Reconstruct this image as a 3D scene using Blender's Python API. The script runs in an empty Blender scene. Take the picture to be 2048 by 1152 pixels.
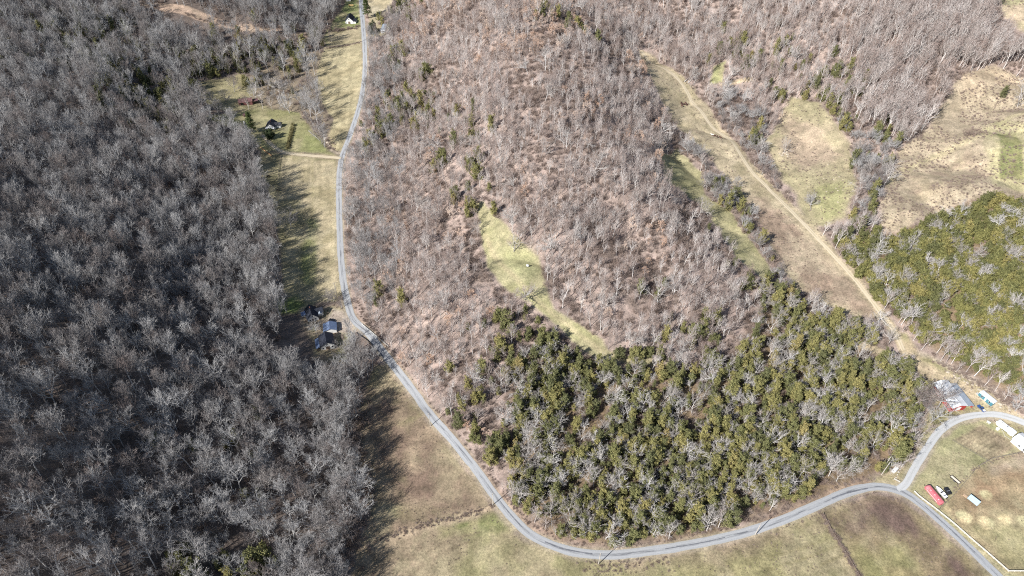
import bpy, bmesh, math, random
import numpy as np
from mathutils import Vector, Matrix, Euler

# ------------------------------------------------------------------ camera, sky, sun, exposure
SC = bpy.context.scene
COL = SC.collection
R = math.radians
H_CAM = 350.0
FOC = 1409.0            # focal length in photo pixels (photo is 2048 wide)
PITCH = R(44.6)         # below the horizon
cam_d = bpy.data.cameras.new("camera")
cam = bpy.data.objects.new("camera", cam_d)
COL.objects.link(cam)
cam.location = (0, 0, H_CAM)
cam.rotation_euler = (R(90) - PITCH, 0, 0)
cam_d.sensor_width = 36.0
cam_d.angle = 2 * math.atan(1024.0 / FOC)
cam_d.clip_start = 1.0
cam_d.clip_end = 20000.0
SC.camera = cam

SUN_EL, SUN_AZ = R(39), R(49)     # sun stands behind the camera's left shoulder
to_sun = Vector((-math.sin(SUN_AZ) * math.cos(SUN_EL), -math.cos(SUN_AZ) * math.cos(SUN_EL), math.sin(SUN_EL)))
world = bpy.data.worlds.new("World")
SC.world = world
world.use_nodes = True
nt = world.node_tree
bg = nt.nodes["Background"]
sky = nt.nodes.new("ShaderNodeTexSky")
sky.sky_type = 'NISHITA'
sky.sun_disc = False
sky.sun_elevation = SUN_EL
sky.sun_rotation = math.atan2(to_sun.x, to_sun.y)
sky.altitude = 300
sky.air_density = 1.0
sky.dust_density = 1.0
nt.links.new(sky.outputs[0], bg.inputs[0])
bg.inputs[1].default_value = 0.072
sun_d = bpy.data.lights.new("sun", 'SUN')
sun_d.energy = 4.8
sun_d.angle = R(0.5)
sun_d.color = (1.0, 0.975, 0.945)
sun = bpy.data.objects.new("sun", sun_d)
COL.objects.link(sun)
sun.location = (-200, -200, 500)
sun.rotation_euler = (-to_sun).to_track_quat('-Z', 'Y').to_euler()
SC.view_settings.view_transform = 'Standard'
SC.view_settings.look = 'None'
SC.view_settings.exposure = 0.70
SC.view_settings.gamma = 1.0
try:
    SC.cycles.use_denoising = False
    SC.cycles.pixel_filter_type = 'BLACKMAN_HARRIS'
    SC.cycles.filter_width = 1.1
    SC.cycles.max_bounces = 5
    SC.cycles.diffuse_bounces = 3
    SC.cycles.transparent_max_bounces = 6
except Exception:
    pass

rng = np.random.default_rng(11)
random.seed(5)

# ------------------------------------------------------------------ survey: heights of the land, in metres
# each row: a landmark seen from the drone (column, row of the photo) and its height above the lower field
SURVEY = [
 (1000,1150,0),(1500,1100,0),(2040,1140,0),(1800,980,0),(800,1000,0),(850,820,0),(785,730,0),(692,600,1),(640,450,2),(676,330,3),
 (640,250,4),(700,120,7),(724,0,10),(760,0,12),(1300,1160,0),(1700,1100,0),(1940,960,0),(2040,860,1),(720,1150,-1),
 (705,1000,0),(715,860,0),(640,740,2),(570,610,4),(510,400,6),(470,290,8),(420,230,9),(430,165,13),(520,150,8),(610,130,6),
 (400,1100,24),(200,1100,50),(0,1100,74),(400,900,36),(200,900,66),(0,900,92),(430,700,30),(230,700,62),(0,700,96),
 (400,480,26),(230,450,56),(0,450,92),(300,300,32),(100,300,68),(-60,250,84),(300,170,36),(200,100,58),(0,60,86),
 (300,30,52),(430,35,42),(540,62,28),(620,50,16),(600,-60,30),(450,-60,70),(300,-60,84),(660,-40,14),
 (800,620,7),(725,450,6),(745,300,9),(770,150,14),(800,20,24),(840,820,4),(960,950,2),(1060,1075,1),(1230,1080,1),
 (880,600,24),(900,800,10),(1000,770,13),(1000,450,34),(1040,540,32),(1200,690,18),(1300,725,14),(900,300,42),(950,150,60),(1000,0,84),
 (1300,500,42),(1200,350,62),(1150,200,80),(1130,50,86),(1400,580,26),(1280,300,56),(1500,680,9),(1350,860,7),(1600,860,6),(1700,950,1),(1150,880,8),
 (1340,290,36),(1450,300,22),(1290,110,38),(1370,200,30),(1550,400,16),(1700,570,9),(1800,700,4),(1860,760,2),(1420,400,24),(1520,530,16),
 (1600,300,26),(1750,350,33),(1660,430,20),(1850,350,42),(1950,250,52),(2000,310,56),(1900,190,52),(2040,100,72),
 (1750,520,17),(1850,500,27),(1950,480,35),(2050,450,44),(1850,600,17),(1950,620,22),(2050,640,27),(1900,710,6),(2045,770,7),(1980,740,6),
 (1500,110,50),(1600,150,46),(1720,170,54),(1500,0,76),(1400,30,60),(1700,0,98),(1850,100,76),(1900,0,96),(2045,-10,92),(1290,55,52),(1280,0,64),(1200,-80,90),
 (2300,700,34),(2300,1100,4),(-300,900,128),(-300,400,126),(2400,300,104),(1000,-150,100),(700,-150,14),(350,-180,96),
]
cp, sp = math.cos(PITCH), math.sin(PITCH)
def ray(px, py):
    u, v = (px - 1024.0) / FOC, (py - 576.0) / FOC
    return np.array([u, cp - v * sp, -sp - v * cp])
def plane_hit(px, py, z):
    d = ray(px, py); t = (z - H_CAM) / d[2]
    return d[0] * t, d[1] * t
ease = lambda z: z if z < 8 else 8 + (z - 8) * 0.8
ctrl = np.array([(*plane_hit(a, b, ease(c)), ease(c)) for a, b, c in SURVEY])
far = [(-1500, -300, 60), (-1500, 600, 120), (-1500, 1700, 140), (0, 1900, 130), (1600, 1700, 150), (1700, 600, 120), (1600, -300, 10), (0, -400, 0), (500, -200, 0), (-400, -150, 60), (-120, 0, 8), (250, 20, 0)]
ctrl = np.vstack([ctrl, np.array(far, float)])
SCL = 500.0
CX, CZ = ctrl[:, :2] / SCL, ctrl[:, 2]
def tps_k(r2):
    return np.where(r2 > 1e-12, 0.5 * r2 * np.log(np.maximum(r2, 1e-12)), 0.0)
_d2 = ((CX[:, None, :] - CX[None, :, :]) ** 2).sum(-1)
n_c = len(CX)
A = np.zeros((n_c + 3, n_c + 3))
A[:n_c, :n_c] = tps_k(_d2) + np.eye(n_c) * 2e-4
A[:n_c, n_c] = 1; A[:n_c, n_c + 1:] = CX; A[n_c, :n_c] = 1; A[n_c + 1:, :n_c] = CX.T
W = np.linalg.solve(A, np.concatenate([CZ, np.zeros(3)]))
def vnoise(x, y, scale, seed=0):
    x = np.asarray(x) / scale + seed * 17.3; y = np.asarray(y) / scale - seed * 9.1
    xi, yi = np.floor(x).astype(np.int64), np.floor(y).astype(np.int64)
    fx, fy = x - xi, y - yi
    fx = fx * fx * (3 - 2 * fx); fy = fy * fy * (3 - 2 * fy)
    def hsh(a, b):
        h = (a * 374761393 + b * 668265263 + seed * 974711) & 0xffffffff
        h = ((h ^ (h >> 13)) * 1274126177) & 0xffffffff
        return ((h ^ (h >> 16)) & 0xffff) / 65535.0
    return (hsh(xi, yi) * (1 - fx) + hsh(xi + 1, yi) * fx) * (1 - fy) + (hsh(xi, yi + 1) * (1 - fx) + hsh(xi + 1, yi + 1) * fx) * fy
def fbm(x, y, scale, seed=0, oct=3):
    s, a, t = 0, 1.0, 0
    for i in range(oct):
        s = s + a * vnoise(x, y, scale / 2 ** i, seed + i * 7); t += a; a *= 0.55
    return s / t

def hgt(x, y):
    x = np.atleast_1d(np.asarray(x, float)); y = np.atleast_1d(np.asarray(y, float))
    sh = x.shape; x = x.ravel() / SCL; y = y.ravel() / SCL
    out = np.empty_like(x)
    for i in range(0, len(x), 20000):
        xs, ys = x[i:i + 20000], y[i:i + 20000]
        r2 = (xs[:, None] - CX[None, :, 0]) ** 2 + (ys[:, None] - CX[None, :, 1]) ** 2
        out[i:i + 20000] = tps_k(r2) @ W[:n_c] + W[n_c] + xs * W[n_c + 1] + ys * W[n_c + 2]
    up = np.clip((out - 9) / 18, 0, 1); up = up * up * (3 - 2 * up)
    X, Y = x * SCL, y * SCL
    fold = np.abs(vnoise(X + .5 * Y, Y - .3 * X, 62, 21) - .5) * 2 + .5 * np.abs(vnoise(X - .4 * Y, Y + .4 * X, 34, 22) - .5) * 2
    fold = fold + .9 * np.abs(vnoise(X + .7 * Y, Y - .5 * X, 118, 23) - .5) * 2
    return np.clip(out + up * (fold - 1.2) * 8.5, -4, 170).reshape(sh)
def hz(x, y):
    return float(hgt(x, y)[0])
def at(px, py, h=0.0):
    """the point of the land (or h metres above it) seen at a place of the photo"""
    d = ray(px, py)
    t0, t1 = 60.0, 1500.0
    ts = np.linspace(t0, t1, 260)
    g = H_CAM + d[2] * ts - hgt(d[0] * ts, d[1] * ts) - h
    k = np.argmax(g < 0) if (g < 0).any() else len(ts) - 1
    a, b = ts[max(k - 1, 0)], ts[k]
    for _ in range(3):
        tt = np.linspace(a, b, 12)
        g = H_CAM + d[2] * tt - hgt(d[0] * tt, d[1] * tt) - h
        k = np.argmax(g < 0) if (g < 0).any() else 11
        a, b = tt[max(k - 1, 0)], tt[k]
    t = 0.5 * (a + b)
    x, y = d[0] * t, d[1] * t
    return Vector((x, y, hz(x, y)))
def pix(x, y, z):
    x, y, z = np.asarray(x), np.asarray(y), np.asarray(z) - H_CAM
    dep = y * cp - z * sp
    vv = -(y * sp + z * cp)
    return 1024 + FOC * x / dep, 576 + FOC * vv / dep, dep

def wpoly(pts):
    return np.array([at(*p)[:2] for p in pts])
def inside(poly, x, y):
    x = np.asarray(x); y = np.asarray(y); r = np.zeros(x.shape, bool)
    n = len(poly)
    for i in range(n):
        x0, y0 = poly[i]; x1, y1 = poly[(i + 1) % n]
        if y0 == y1: continue
        c = (y0 > y) != (y1 > y)
        r ^= c & (x < (x1 - x0) * (y - y0) / (y1 - y0) + x0)
    return r
def seg_dist(line, x, y, closed=False):
    d = np.full(np.shape(x), 1e9)
    m = len(line) if closed else len(line) - 1
    for i in range(m):
        ax, ay = line[i]; bx, by = line[(i + 1) % len(line)]
        ex, ey = bx - ax, by - ay; L = ex * ex + ey * ey + 1e-9
        t = np.clip(((x - ax) * ex + (y - ay) * ey) / L, 0, 1)
        d = np.minimum(d, np.hypot(x - ax - t * ex, y - ay - t * ey))
    return d
def smooth_line(pts, step=3.0):
    P = [Vector((p[0], p[1])) for p in pts]
    P = [P[0] * 2 - P[1]] + P + [P[-1] * 2 - P[-2]]
    out = []
    for i in range(1, len(P) - 2):
        a, b, c, d = P[i - 1:i + 3]
        n = max(2, int((c - b).length / step))
        for k in range(n):
            t = k / n
            out.append(0.5 * ((2 * b) + (c - a) * t + (2 * a - 5 * b + 4 * c - d) * t * t + (3 * b - a - 3 * c + d) * t ** 3))
    out.append(P[-2])
    return np.array([(v.x, v.y) for v in out])

# ------------------------------------------------------------------ helpers for objects
def tag(o, label=None, cat=None, group=None, kind=None):
    if label: o['label'] = label
    if cat: o['category'] = cat
    if group: o['group'] = group
    if kind: o['kind'] = kind
    return o
def thing(name, label, cat, loc, rz=0.0, group=None):
    o = bpy.data.objects.new(name, None)
    COL.objects.link(o)
    o.empty_display_size = 0.5
    o.location = loc; o.rotation_euler = (0, 0, rz)
    return tag(o, label, cat, group)
class MB:
    def __init__(s): s.v, s.f = [], []
    def add(s, vs, fs):
        b = len(s.v); s.v += [tuple(p) for p in vs]; s.f += [tuple(i + b for i in q) for q in fs]; return s
    def box(s, x0, x1, y0, y1, z0, z1):
        return s.add([(x0,y0,z0),(x1,y0,z0),(x1,y1,z0),(x0,y1,z0),(x0,y0,z1),(x1,y0,z1),(x1,y1,z1),(x0,y1,z1)],
              [(0,3,2,1),(4,5,6,7),(0,1,5,4),(1,2,6,5),(2,3,7,6),(3,0,4,7)])
    def prism(s, prof, y0, y1):
        n = len(prof)
        vs = [(x, y0, z) for x, z in prof] + [(x, y1, z) for x, z in prof]
        fs = [tuple(range(n)), tuple(range(2 * n - 1, n - 1, -1))]
        fs += [((i + 1) % n, i, n + i, n + (i + 1) % n) for i in range(n)]
        return s.add(vs, fs)
    def prism_x(s, prof, x0, x1):
        n = len(prof)
        vs = [(x0, y, z) for y, z in prof] + [(x1, y, z) for y, z in prof]
        fs = [tuple(range(n - 1, -1, -1)), tuple(range(n, 2 * n))]
        fs += [(i, (i + 1) % n, n + (i + 1) % n, n + i) for i in range(n)]
        return s.add(vs, fs)
    def loft(s, rings, cap=True):
        n = len(rings[0]); vs = [p for r in rings for p in r]; fs = []
        for k in range(len(rings) - 1):
            for i in range(n):
                fs.append((k * n + i, k * n + (i + 1) % n, (k + 1) * n + (i + 1) % n, (k + 1) * n + i))
        if cap:
            fs += [tuple(range(n - 1, -1, -1)), tuple(range((len(rings) - 1) * n, len(rings) * n))]
        return s.add(vs, fs)
    def tube(s, pts, rads, n=6):
        pts = [Vector(p) for p in pts]; rings = []
        for i, p in enumerate(pts):
            d = (pts[min(i + 1, len(pts) - 1)] - pts[max(i - 1, 0)]).normalized()
            a = d.orthogonal().normalized(); b = d.cross(a)
            r = rads[i] if hasattr(rads, '__len__') else rads
            rings.append([p + (a * math.cos(2 * math.pi * k / n) + b * math.sin(2 * math.pi * k / n)) * r for k in range(n)])
        return s.loft(rings)
    def build(s, name, mat, parent=None, smooth=False):
        me = bpy.data.meshes.new(name); me.from_pydata(s.v, [], s.f); me.update()
        for m in (mat if isinstance(mat, (list, tuple)) else [mat]): me.materials.append(m)
        if smooth: me.polygons.foreach_set('use_smooth', [True] * len(me.polygons))
        o = bpy.data.objects.new(name, me); COL.objects.link(o)
        if parent: o.parent = parent
        return o

def new_mat(name):
    m = bpy.data.materials.new(name); m.use_nodes = True
    t = m.node_tree; b = t.nodes['Principled BSDF']
    return m, t, b
def N(t, typ, **kw):
    n = t.nodes.new(typ)
    for k, v in kw.items():
        if k.startswith('in_'): n.inputs[k[3:].replace('_', ' ')].default_value = v
        else: setattr(n, k, v)
    return n
def ramp(t, stops, fac):
    r = t.nodes.new('ShaderNodeValToRGB'); e = r.color_ramp.elements
    while len(e) < len(stops): e.new(0.5)
    for el, (p, c) in zip(e, stops): el.position = p; el.color = (*c, 1)
    t.links.new(fac, r.inputs[0]); return r.outputs[0]
def mix(t, a, b, fac, mode='MIX'):
    n = t.nodes.new('ShaderNodeMix'); n.data_type = 'RGBA'; n.blend_type = mode
    for s, v in ((6, a), (7, b), (0, fac)):
        if hasattr(v, 'links'): t.links.new(v, n.inputs[s])
        elif s == 0: n.inputs[0].default_value = v
        else: n.inputs[s].default_value = (*v, 1)
    return n.outputs[2]
def noise(t, scale, detail=4, coord=None, rough=0.55, w=None):
    n = N(t, 'ShaderNodeTexNoise'); n.inputs['Scale'].default_value = scale
    n.inputs['Detail'].default_value = detail; n.inputs['Roughness'].default_value = rough
    if coord is not None: t.links.new(coord, n.inputs['Vector'])
    return n.outputs['Fac']
def paint(name, col, rough=0.6, var=0.12, scale=1.2, metal=0.0, dirt=None, spec=0.3):
    """painted, weathered surface: base colour broken up by two noises"""
    m, t, b = new_mat(name)
    tc = N(t, 'ShaderNodeTexCoord').outputs['Object']
    c0 = tuple(x * (1 - var) for x in col); c1 = tuple(min(1, x * (1 + var)) for x in col)
    c = ramp(t, [(0.3, c0), (0.7, c1)], noise(t, scale, 5, tc))
    if dirt:
        f = ramp(t, [(0.52, (0, 0, 0)), (0.72, (1, 1, 1))], noise(t, scale * 0.35, 6, tc, 0.7))
        c = mix(t, c, dirt, f)
    t.links.new(c, b.inputs['Base Color'])
    b.inputs['Roughness'].default_value = rough; b.inputs['Metallic'].default_value = metal
    b.inputs['Specular IOR Level'].default_value = spec
    return m
def ribbed(name, col, rough=0.4, var=0.06, pitch=0.45, axis='Y', metal=0.2, dirt=None):
    """sheet metal roofing: ribs as bump, slight streaks"""
    m = paint(name, col, rough, var, 0.7, metal, dirt)
    t = m.node_tree; b = t.nodes['Principled BSDF']
    w = N(t, 'ShaderNodeTexWave', bands_direction=axis); w.inputs['Scale'].default_value = 0.314 / pitch
    t.links.new(N(t, 'ShaderNodeTexCoord').outputs['Object'], w.inputs['Vector'])
    bp = N(t, 'ShaderNodeBump'); bp.inputs['Strength'].default_value = 0.5; bp.inputs['Distance'].default_value = 0.04
    t.links.new(w.outputs['Fac'], bp.inputs['Height']); t.links.new(bp.outputs[0], b.inputs['Normal'])
    return m
# ------------------------------------------------------------------ roads (centre lines)
ROADS = {
 'road': ([(2062,1215),(1990,1146),(1930,1087),(1868,1030),(1820,992),(1790,979),(1752,973),(1700,983),(1640,1008),(1560,1042),(1500,1062),(1400,1086),(1300,1102),(1222,1110),(1160,1106),(1105,1091),(1060,1068),(1020,1030),(985,985),(945,930),(905,880),(868,838),(832,790),(800,748),(772,712),(738,668),(708,640),(697,612),(688,570),(682,520),(679,450),(678,390),(679,345),(685,310),(703,262),(718,215),(727,170),(730,130),(729,90),(726,50),(723,15),(721,-30)], 4.9),
 'farm_lane': ([(1796,981),(1812,968),(1830,935),(1852,900),(1880,862),(1915,839),(1955,830),(2000,830),(2050,846),(2100,870)], 4.2),
 'house_drive': ([(682,316),(660,314),(620,311),(575,306),(551,296),(535,281),(526,270)], 3.0),
 'dirt_track': ([(1284,104),(1330,138),(1372,180),(1400,220),(1420,248),(1455,277),(1480,308),(1505,345),(1530,370),(1562,402),(1600,440),(1640,482),(1680,525),(1715,565),(1742,600),(1762,628),(1790,665),(1806,700)], 2.6),
}
road_w = {k: (smooth_line([at(*p) for p in pts]), w) for k, (pts, w) in ROADS.items()}
parking = wpoly([(664,618),(690,622),(708,648),(712,664),(690,668),(668,658),(655,655),(655,640)])

# ------------------------------------------------------------------ open land (clearings of the wood)
OPEN = {k: wpoly(v) for k, v in {
 'upper_field': [(650,95),(722,85),(727,150),(716,215),(700,255),(684,300),(668,306),(655,275),(668,240),(640,200),(632,150)],
 'valley_field': [(525,300),(560,307),(672,318),(676,380),(676,450),(680,540),(686,590),(684,602),(640,604),(610,622),(585,628),(566,605),(564,540),(560,480),(542,400),(515,330)],
 'house_yard': [(400,232),(470,225),(520,212),(575,222),(600,226),(625,262),(655,300),(672,312),(620,306),(562,302),(520,300),(490,265),(440,246)],
 'upper_yard': [(395,165),(480,148),(512,165),(500,200),(545,215),(470,222),(430,215),(395,190)],
 'top_field': [(662,52),(690,8),(700,-20),(722,-20),(724,82),(655,92),(645,75)],
 'top_right': [(732,-20),(792,-20),(780,18),(756,48),(776,52),(770,70),(740,72)],
 'road_field': [(752,730),(775,730),(800,768),(870,862),(960,975),(1000,1040),(1050,1085),(1130,1115),(1200,1125),(1320,1117),(1500,1078),(1640,1022),(1740,988),(1800,1000),(1850,1035),(2000,1165),(2000,1260),(690,1260),(712,1100),(735,1050),(735,980),(715,900),(715,840),(735,770)],
 'paddock': [(1806,978),(1850,940),(1878,880),(1920,850),(1960,840),(2090,865),(2700,960),(2700,1300),(2010,1260),(2000,1150),(1870,1024)],
 'farm_yard': [(1785,665),(1812,668),(1836,700),(1900,738),(1960,770),(2010,810),(2070,850),(2070,870),(1980,835),(1920,845),(1870,880),(1840,925),(1815,960),(1790,975),(1740,960),(1800,940),(1830,905),(1850,840),(1868,800),(1840,745),(1806,715)],
 'track_valley': [(1278,100),(1310,112),(1345,138),(1400,195),(1440,250),(1480,290),(1512,335),(1560,385),(1610,430),(1660,490),(1715,550),(1756,606),(1800,665),(1800,690),(1765,640),(1700,628),(1650,608),(1600,580),(1566,540),(1535,480),(1515,425),(1480,395),(1440,340),(1400,295),(1350,250),(1318,190),(1290,140)],
 'green_strip': [(1322,308),(1354,296),(1404,346),(1410,388),(1458,421),(1508,488),(1540,538),(1530,562),(1472,516),(1420,432),(1380,396),(1330,360)],
 'rocky_field': [(1560,245),(1582,192),(1640,206),(1668,240),(1700,290),(1715,360),(1695,430),(1650,452),(1618,448),(1590,392),(1552,340),(1530,285)],
 'upper_right_field': [(1800,300),(1850,262),(1888,200),(1925,150),(1990,130),(2130,170),(2130,395),(1985,385),(1900,415),(1800,462),(1768,462),(1758,420),(1775,365)],
 'small_clearing': [(1428,132),(1452,122),(1446,164),(1420,168)],
 'clearing_path': [(1438,166),(1470,160),(1506,154),(1506,162),(1470,168),(1440,172)],
 'meadow': [(952,408),(966,404),(1002,440),(1042,485),(1076,514),(1087,545),(1093,580),(1108,619),(1154,645),(1207,680),(1216,699),(1240,714),(1310,718),(1306,732),(1235,724),(1172,708),(1120,658),(1060,608),(1008,576),(976,536),(962,474)],
 'cedar_gap': [(1690,686),(1722,680),(1748,690),(1790,712),(1786,722),(1740,702),(1700,698)],
 'corner_field': [(1990,-10),(2130,-10),(2130,90),(2040,62),(2010,30)],
 'bank': [(285,-5),(330,6),(430,33),(520,54),(615,66),(615,74),(500,64),(418,47),(330,24),(275,8)],
 'house_plot': [(604,616),(640,612),(676,610),(694,625),(712,655),(702,672),(696,700),(686,738),(645,740),(628,714),(628,684),(604,654)],
}.items()}
REGION = {k: wpoly(v) for k, v in {
 'west': [(-900,-300),(720,-300),(720,0),(700,250),(676,330),(676,450),(690,600),(735,700),(760,740),(700,1300),(-900,1400)],
 'cedar': [(1030,725),(1080,690),(1180,715),(1330,742),(1430,752),(1480,700),(1530,610),(1600,600),(1700,640),(1790,720),(1846,770),(1840,850),(1806,930),(1730,962),(1560,1016),(1400,1074),(1230,1092),(1120,1080),(1040,1020),(1022,930),(1026,800)],
 'east': [(1672,480),(1740,468),(1800,466),(1900,422),(1985,388),(2300,380),(2300,900),(2060,800),(1960,752),(1890,712),(1836,672),(1790,630),(1740,580),(1700,530)],
 'north_east': [(1260,-300),(2500,-300),(2500,200),(1900,200),(1840,300),(1720,440),(1600,200),(1300,110)],
 'rows': [(1372,298),(1404,306),(1452,366),(1502,428),(1562,520),(1594,592),(1545,572),(1500,490),(1452,420),(1408,390),(1404,345)],
 'rows_east': [(1415,225),(1460,185),(1530,225),(1530,285),(1560,355),(1606,430),(1625,455),(1590,440),(1540,375),(1500,325),(1450,262)],
 'rows_top': [(1660,250),(1690,250),(1760,290),(1795,300),(1775,365),(1758,440),(1710,450),(1712,360),(1700,290)],
 'grove': [(505,140),(560,118),(625,100),(652,110),(640,190),(662,250),(676,306),(640,275),(600,240),(560,222),(500,216),(470,190)],
 'scrub': [(930,430),(960,440),(985,535),(1070,605),(1150,660),(1200,705),(1150,715),(1060,650),(1000,600),(930,520)],
}.items()}
CEDAR_SPOTS = [(795,205,24,.6),(838,240,20,.55),(770,260,18,.5),(735,300,18,.5),(850,150,14,.4),(965,420,14,.6),(880,330,14,.4),(930,330,12,.5),(1160,60,16,.5),(1130,45,14,.5),(1080,30,16,.4),(820,225,28,.5),(905,250,14,.5),(940,280,14,.55),(945,390,18,.6),(1010,655,22,.7),(1060,700,30,.7),(1000,740,20,.5),(1060,740,26,.75),(1040,870,40,.7),(960,840,40,.22),
 (1560,110,30,.4),(1640,170,40,.45),(1480,90,30,.35),(1450,400,20,.5),(1480,460,30,.4),(1555,560,40,.5),(1700,290,40,.35),(1720,430,30,.6),(1530,280,15,.5),(1590,380,14,.5),
 (220,120,60,.5),(310,200,45,.75),(300,250,25,.5),(100,50,60,.2),(470,130,50,.55),(420,130,40,.6),(560,100,50,.4),(150,130,30,.4),(250,90,40,.4),(330,230,25,.6),
 (820,10,40,.5),(800,120,25,.3),(490,1130,22,.6),(395,1140,16,.55),(470,880,25,.15),(780,610,15,.4),(1430,740,30,.6),(1400,690,40,.35),(760,60,20,.4)]
cedar_w = [(at(x, y)[:2], r, p) for x, y, r, p in CEDAR_SPOTS]

# ------------------------------------------------------------------ the ground: one sheet
def axis(lo, hi, step, ext):
    core = np.arange(lo, hi + step, step)
    a = [lo]; s = step
    while a[-1] > lo - ext: s *= 1.35; a.append(a[-1] - s)
    b = [core[-1]]; s = step
    while b[-1] < hi + ext: s *= 1.35; b.append(b[-1] + s)
    return np.concatenate([a[::-1][:-1], core, b[1:]])
gx, gy = axis(-640, 720, 1.25, 5000), axis(110, 1010, 1.25, 5000)
GX, GY = np.meshgrid(gx, gy)
GZ = hgt(GX, GY)
gxf, gyf = GX.ravel(), GY.ravel()
def grid_lookup(arr, x, y):
    i = np.clip(np.searchsorted(gx, x), 0, len(gx) - 1); j = np.clip(np.searchsorted(gy, y), 0, len(gy) - 1)
    return arr[j, i]
def soft(poly, feather, rough=2.0, seed=0):
    """0..1 weight of a patch of land with a ragged, soft edge"""
    out = np.zeros(GX.shape)
    p = np.asarray(poly); m = feather + rough + 6
    j0, j1 = np.searchsorted(gy, [p[:, 1].min() - m, p[:, 1].max() + m]); i0, i1 = np.searchsorted(gx, [p[:, 0].min() - m, p[:, 0].max() + m])
    x, y = GX[j0:j1, i0:i1], GY[j0:j1, i0:i1]
    if x.size == 0: return out
    d = seg_dist(p, x, y, True); d = np.where(inside(p, x, y), d, -d)
    d = d + (fbm(x, y, 9.0, seed + 3) - 0.5) * 2 * rough
    t = np.clip((d + feather) / (2 * feather), 0, 1)
    out[j0:j1, i0:i1] = t * t * (3 - 2 * t)
    return out
def line_w(line, width, feather, rough=0.5, seed=0):
    out = np.zeros(GX.shape)
    p = np.asarray(line); m = width + feather + rough + 4
    j0, j1 = np.searchsorted(gy, [p[:, 1].min() - m, p[:, 1].max() + m]); i0, i1 = np.searchsorted(gx, [p[:, 0].min() - m, p[:, 0].max() + m])
    x, y = GX[j0:j1, i0:i1], GY[j0:j1, i0:i1]
    if x.size == 0: return out
    d = width - seg_dist(p, x, y) + (fbm(x, y, 6.0, seed + 5) - 0.5) * 2 * rough
    t = np.clip((d + feather) / (2 * feather), 0, 1)
    out[j0:j1, i0:i1] = t
    return out
wl = lambda pts: np.array([at(*p)[:2] for p in pts])
n1, n2, n3 = fbm(GX, GY, 60, 1), fbm(GX, GY, 14, 2), fbm(GX, GY, 5, 4, 2)
C3 = lambda c: np.array(c)[None, None, :]
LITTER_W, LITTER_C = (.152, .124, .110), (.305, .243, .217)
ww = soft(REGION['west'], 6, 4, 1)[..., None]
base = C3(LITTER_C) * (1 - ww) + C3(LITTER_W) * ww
base = base * (0.78 + 0.44 * n2[..., None]) 
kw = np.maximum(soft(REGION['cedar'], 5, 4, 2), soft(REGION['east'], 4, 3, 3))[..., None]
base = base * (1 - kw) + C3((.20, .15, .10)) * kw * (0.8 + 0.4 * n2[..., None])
def lay(wt, col, col2=None, nz=None):
    global base
    c = C3(col)
    if col2 is not None:
        k = np.clip((nz - 0.5) * 5.0 + 0.5, 0, 1)[..., None]
        c = c * (1 - k) + C3(col2) * k
    lum = c @ np.array([.3, .55, .15])
    c = c * .84 + lum[..., None] * .16 * np.array([1.06, .99, .92])
    base = base * (1 - wt[..., None]) + c * wt[..., None]
TAN, TAN2 = (.36, .305, .19), (.305, .26, .15)
GREEN, GREEN2 = (.215, .225, .085), (.30, .285, .13)
lay(soft(OPEN['valley_field'], 1.5, 1.5, 4), (.225, .205, .11), (.29, .255, .14), n2)
lay(soft(wpoly([(562,312),(670,322),(674,450),(680,560),(686,592),(640,602),(612,600),(618,500),(600,400),(560,400)]), 2, 1.5, 5), TAN, TAN2, n2)
lay(soft(wpoly([(618,440),(632,440),(632,560),(612,590),(600,520)]), 3, 3, 6) * .7, (.20, .23, .075))
lay(soft(wpoly([(540,600),(600,590),(612,618),(560,628)]), 3, 2, 6) * .8, (.13, .19, .05))
lay(soft(REGION['grove'], 4, 4, 7) * .85, (.27, .22, .15), (.22, .175, .125), n2)
lay(soft(OPEN['upper_field'], 1.2, 1.0, 7), (.385, .335, .20), TAN2, n2)
lay(soft(OPEN['house_yard'], 2, 2, 8), (.29, .265, .14), (.23, .225, .10), n2)
lay(soft(wpoly([(630,270),(660,300),(640,305),(600,296),(610,270)]), 3, 3, 6) * .6, (.21, .24, .08))
lay(soft(OPEN['upper_yard'], 2, 3, 9), (.31, .275, .15), (.25, .22, .12), n2)
lay(soft(OPEN['top_field'], 2, 2, 10), (.22, .25, .09), (.31, .28, .15), n2)
lay(soft(wpoly([(655,62),(722,54),(722,82),(655,92)]), 1.5, 1.5, 10), TAN, TAN2, n2)
lay(soft(OPEN['top_right'], 2, 2, 11), (.40, .35, .24), TAN, n2)
lay(soft(OPEN['road_field'], 1.6, 1.5, 12), (.29, .24, .15), (.25, .195, .13), n1)
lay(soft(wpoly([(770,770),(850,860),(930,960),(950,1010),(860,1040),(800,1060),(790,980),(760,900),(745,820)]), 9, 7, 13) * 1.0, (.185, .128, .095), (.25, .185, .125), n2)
lay(soft(wpoly([(900,1045),(990,1030),(1020,1055),(980,1075),(930,1070)]), 5, 5, 14) * .75, (.19, .225, .07), GREEN2, n3)
lay(soft(wpoly([(745,1075),(960,1020),(985,1008),(985,1016),(960,1030),(760,1090)]), 1.5, 1.5, 15), (.36, .28, .19))
lay(soft(wpoly([(1655,1030),(1740,996),(1795,1003),(1845,1040),(1940,1120),(1990,1180),(1730,1180)]), 5, 4, 16) * .9, (.25, .215, .095), (.21, .15, .11), n1)
lay(soft(wpoly([(1680,1045),(1740,1010),(1790,1012),(1830,1042),(1900,1105),(1950,1160),(1860,1160),(1800,1085),(1740,1080)]), 6, 6, 17) * .95, (.15, .10, .085), (.20, .15, .09), n2)
lay(soft(wpoly([(1350,1125),(1500,1095),(1620,1055),(1660,1060),(1710,1180),(1250,1180)]), 7, 6, 18) * .7, (.25, .235, .10), (.30, .265, .15), n2)
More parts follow.
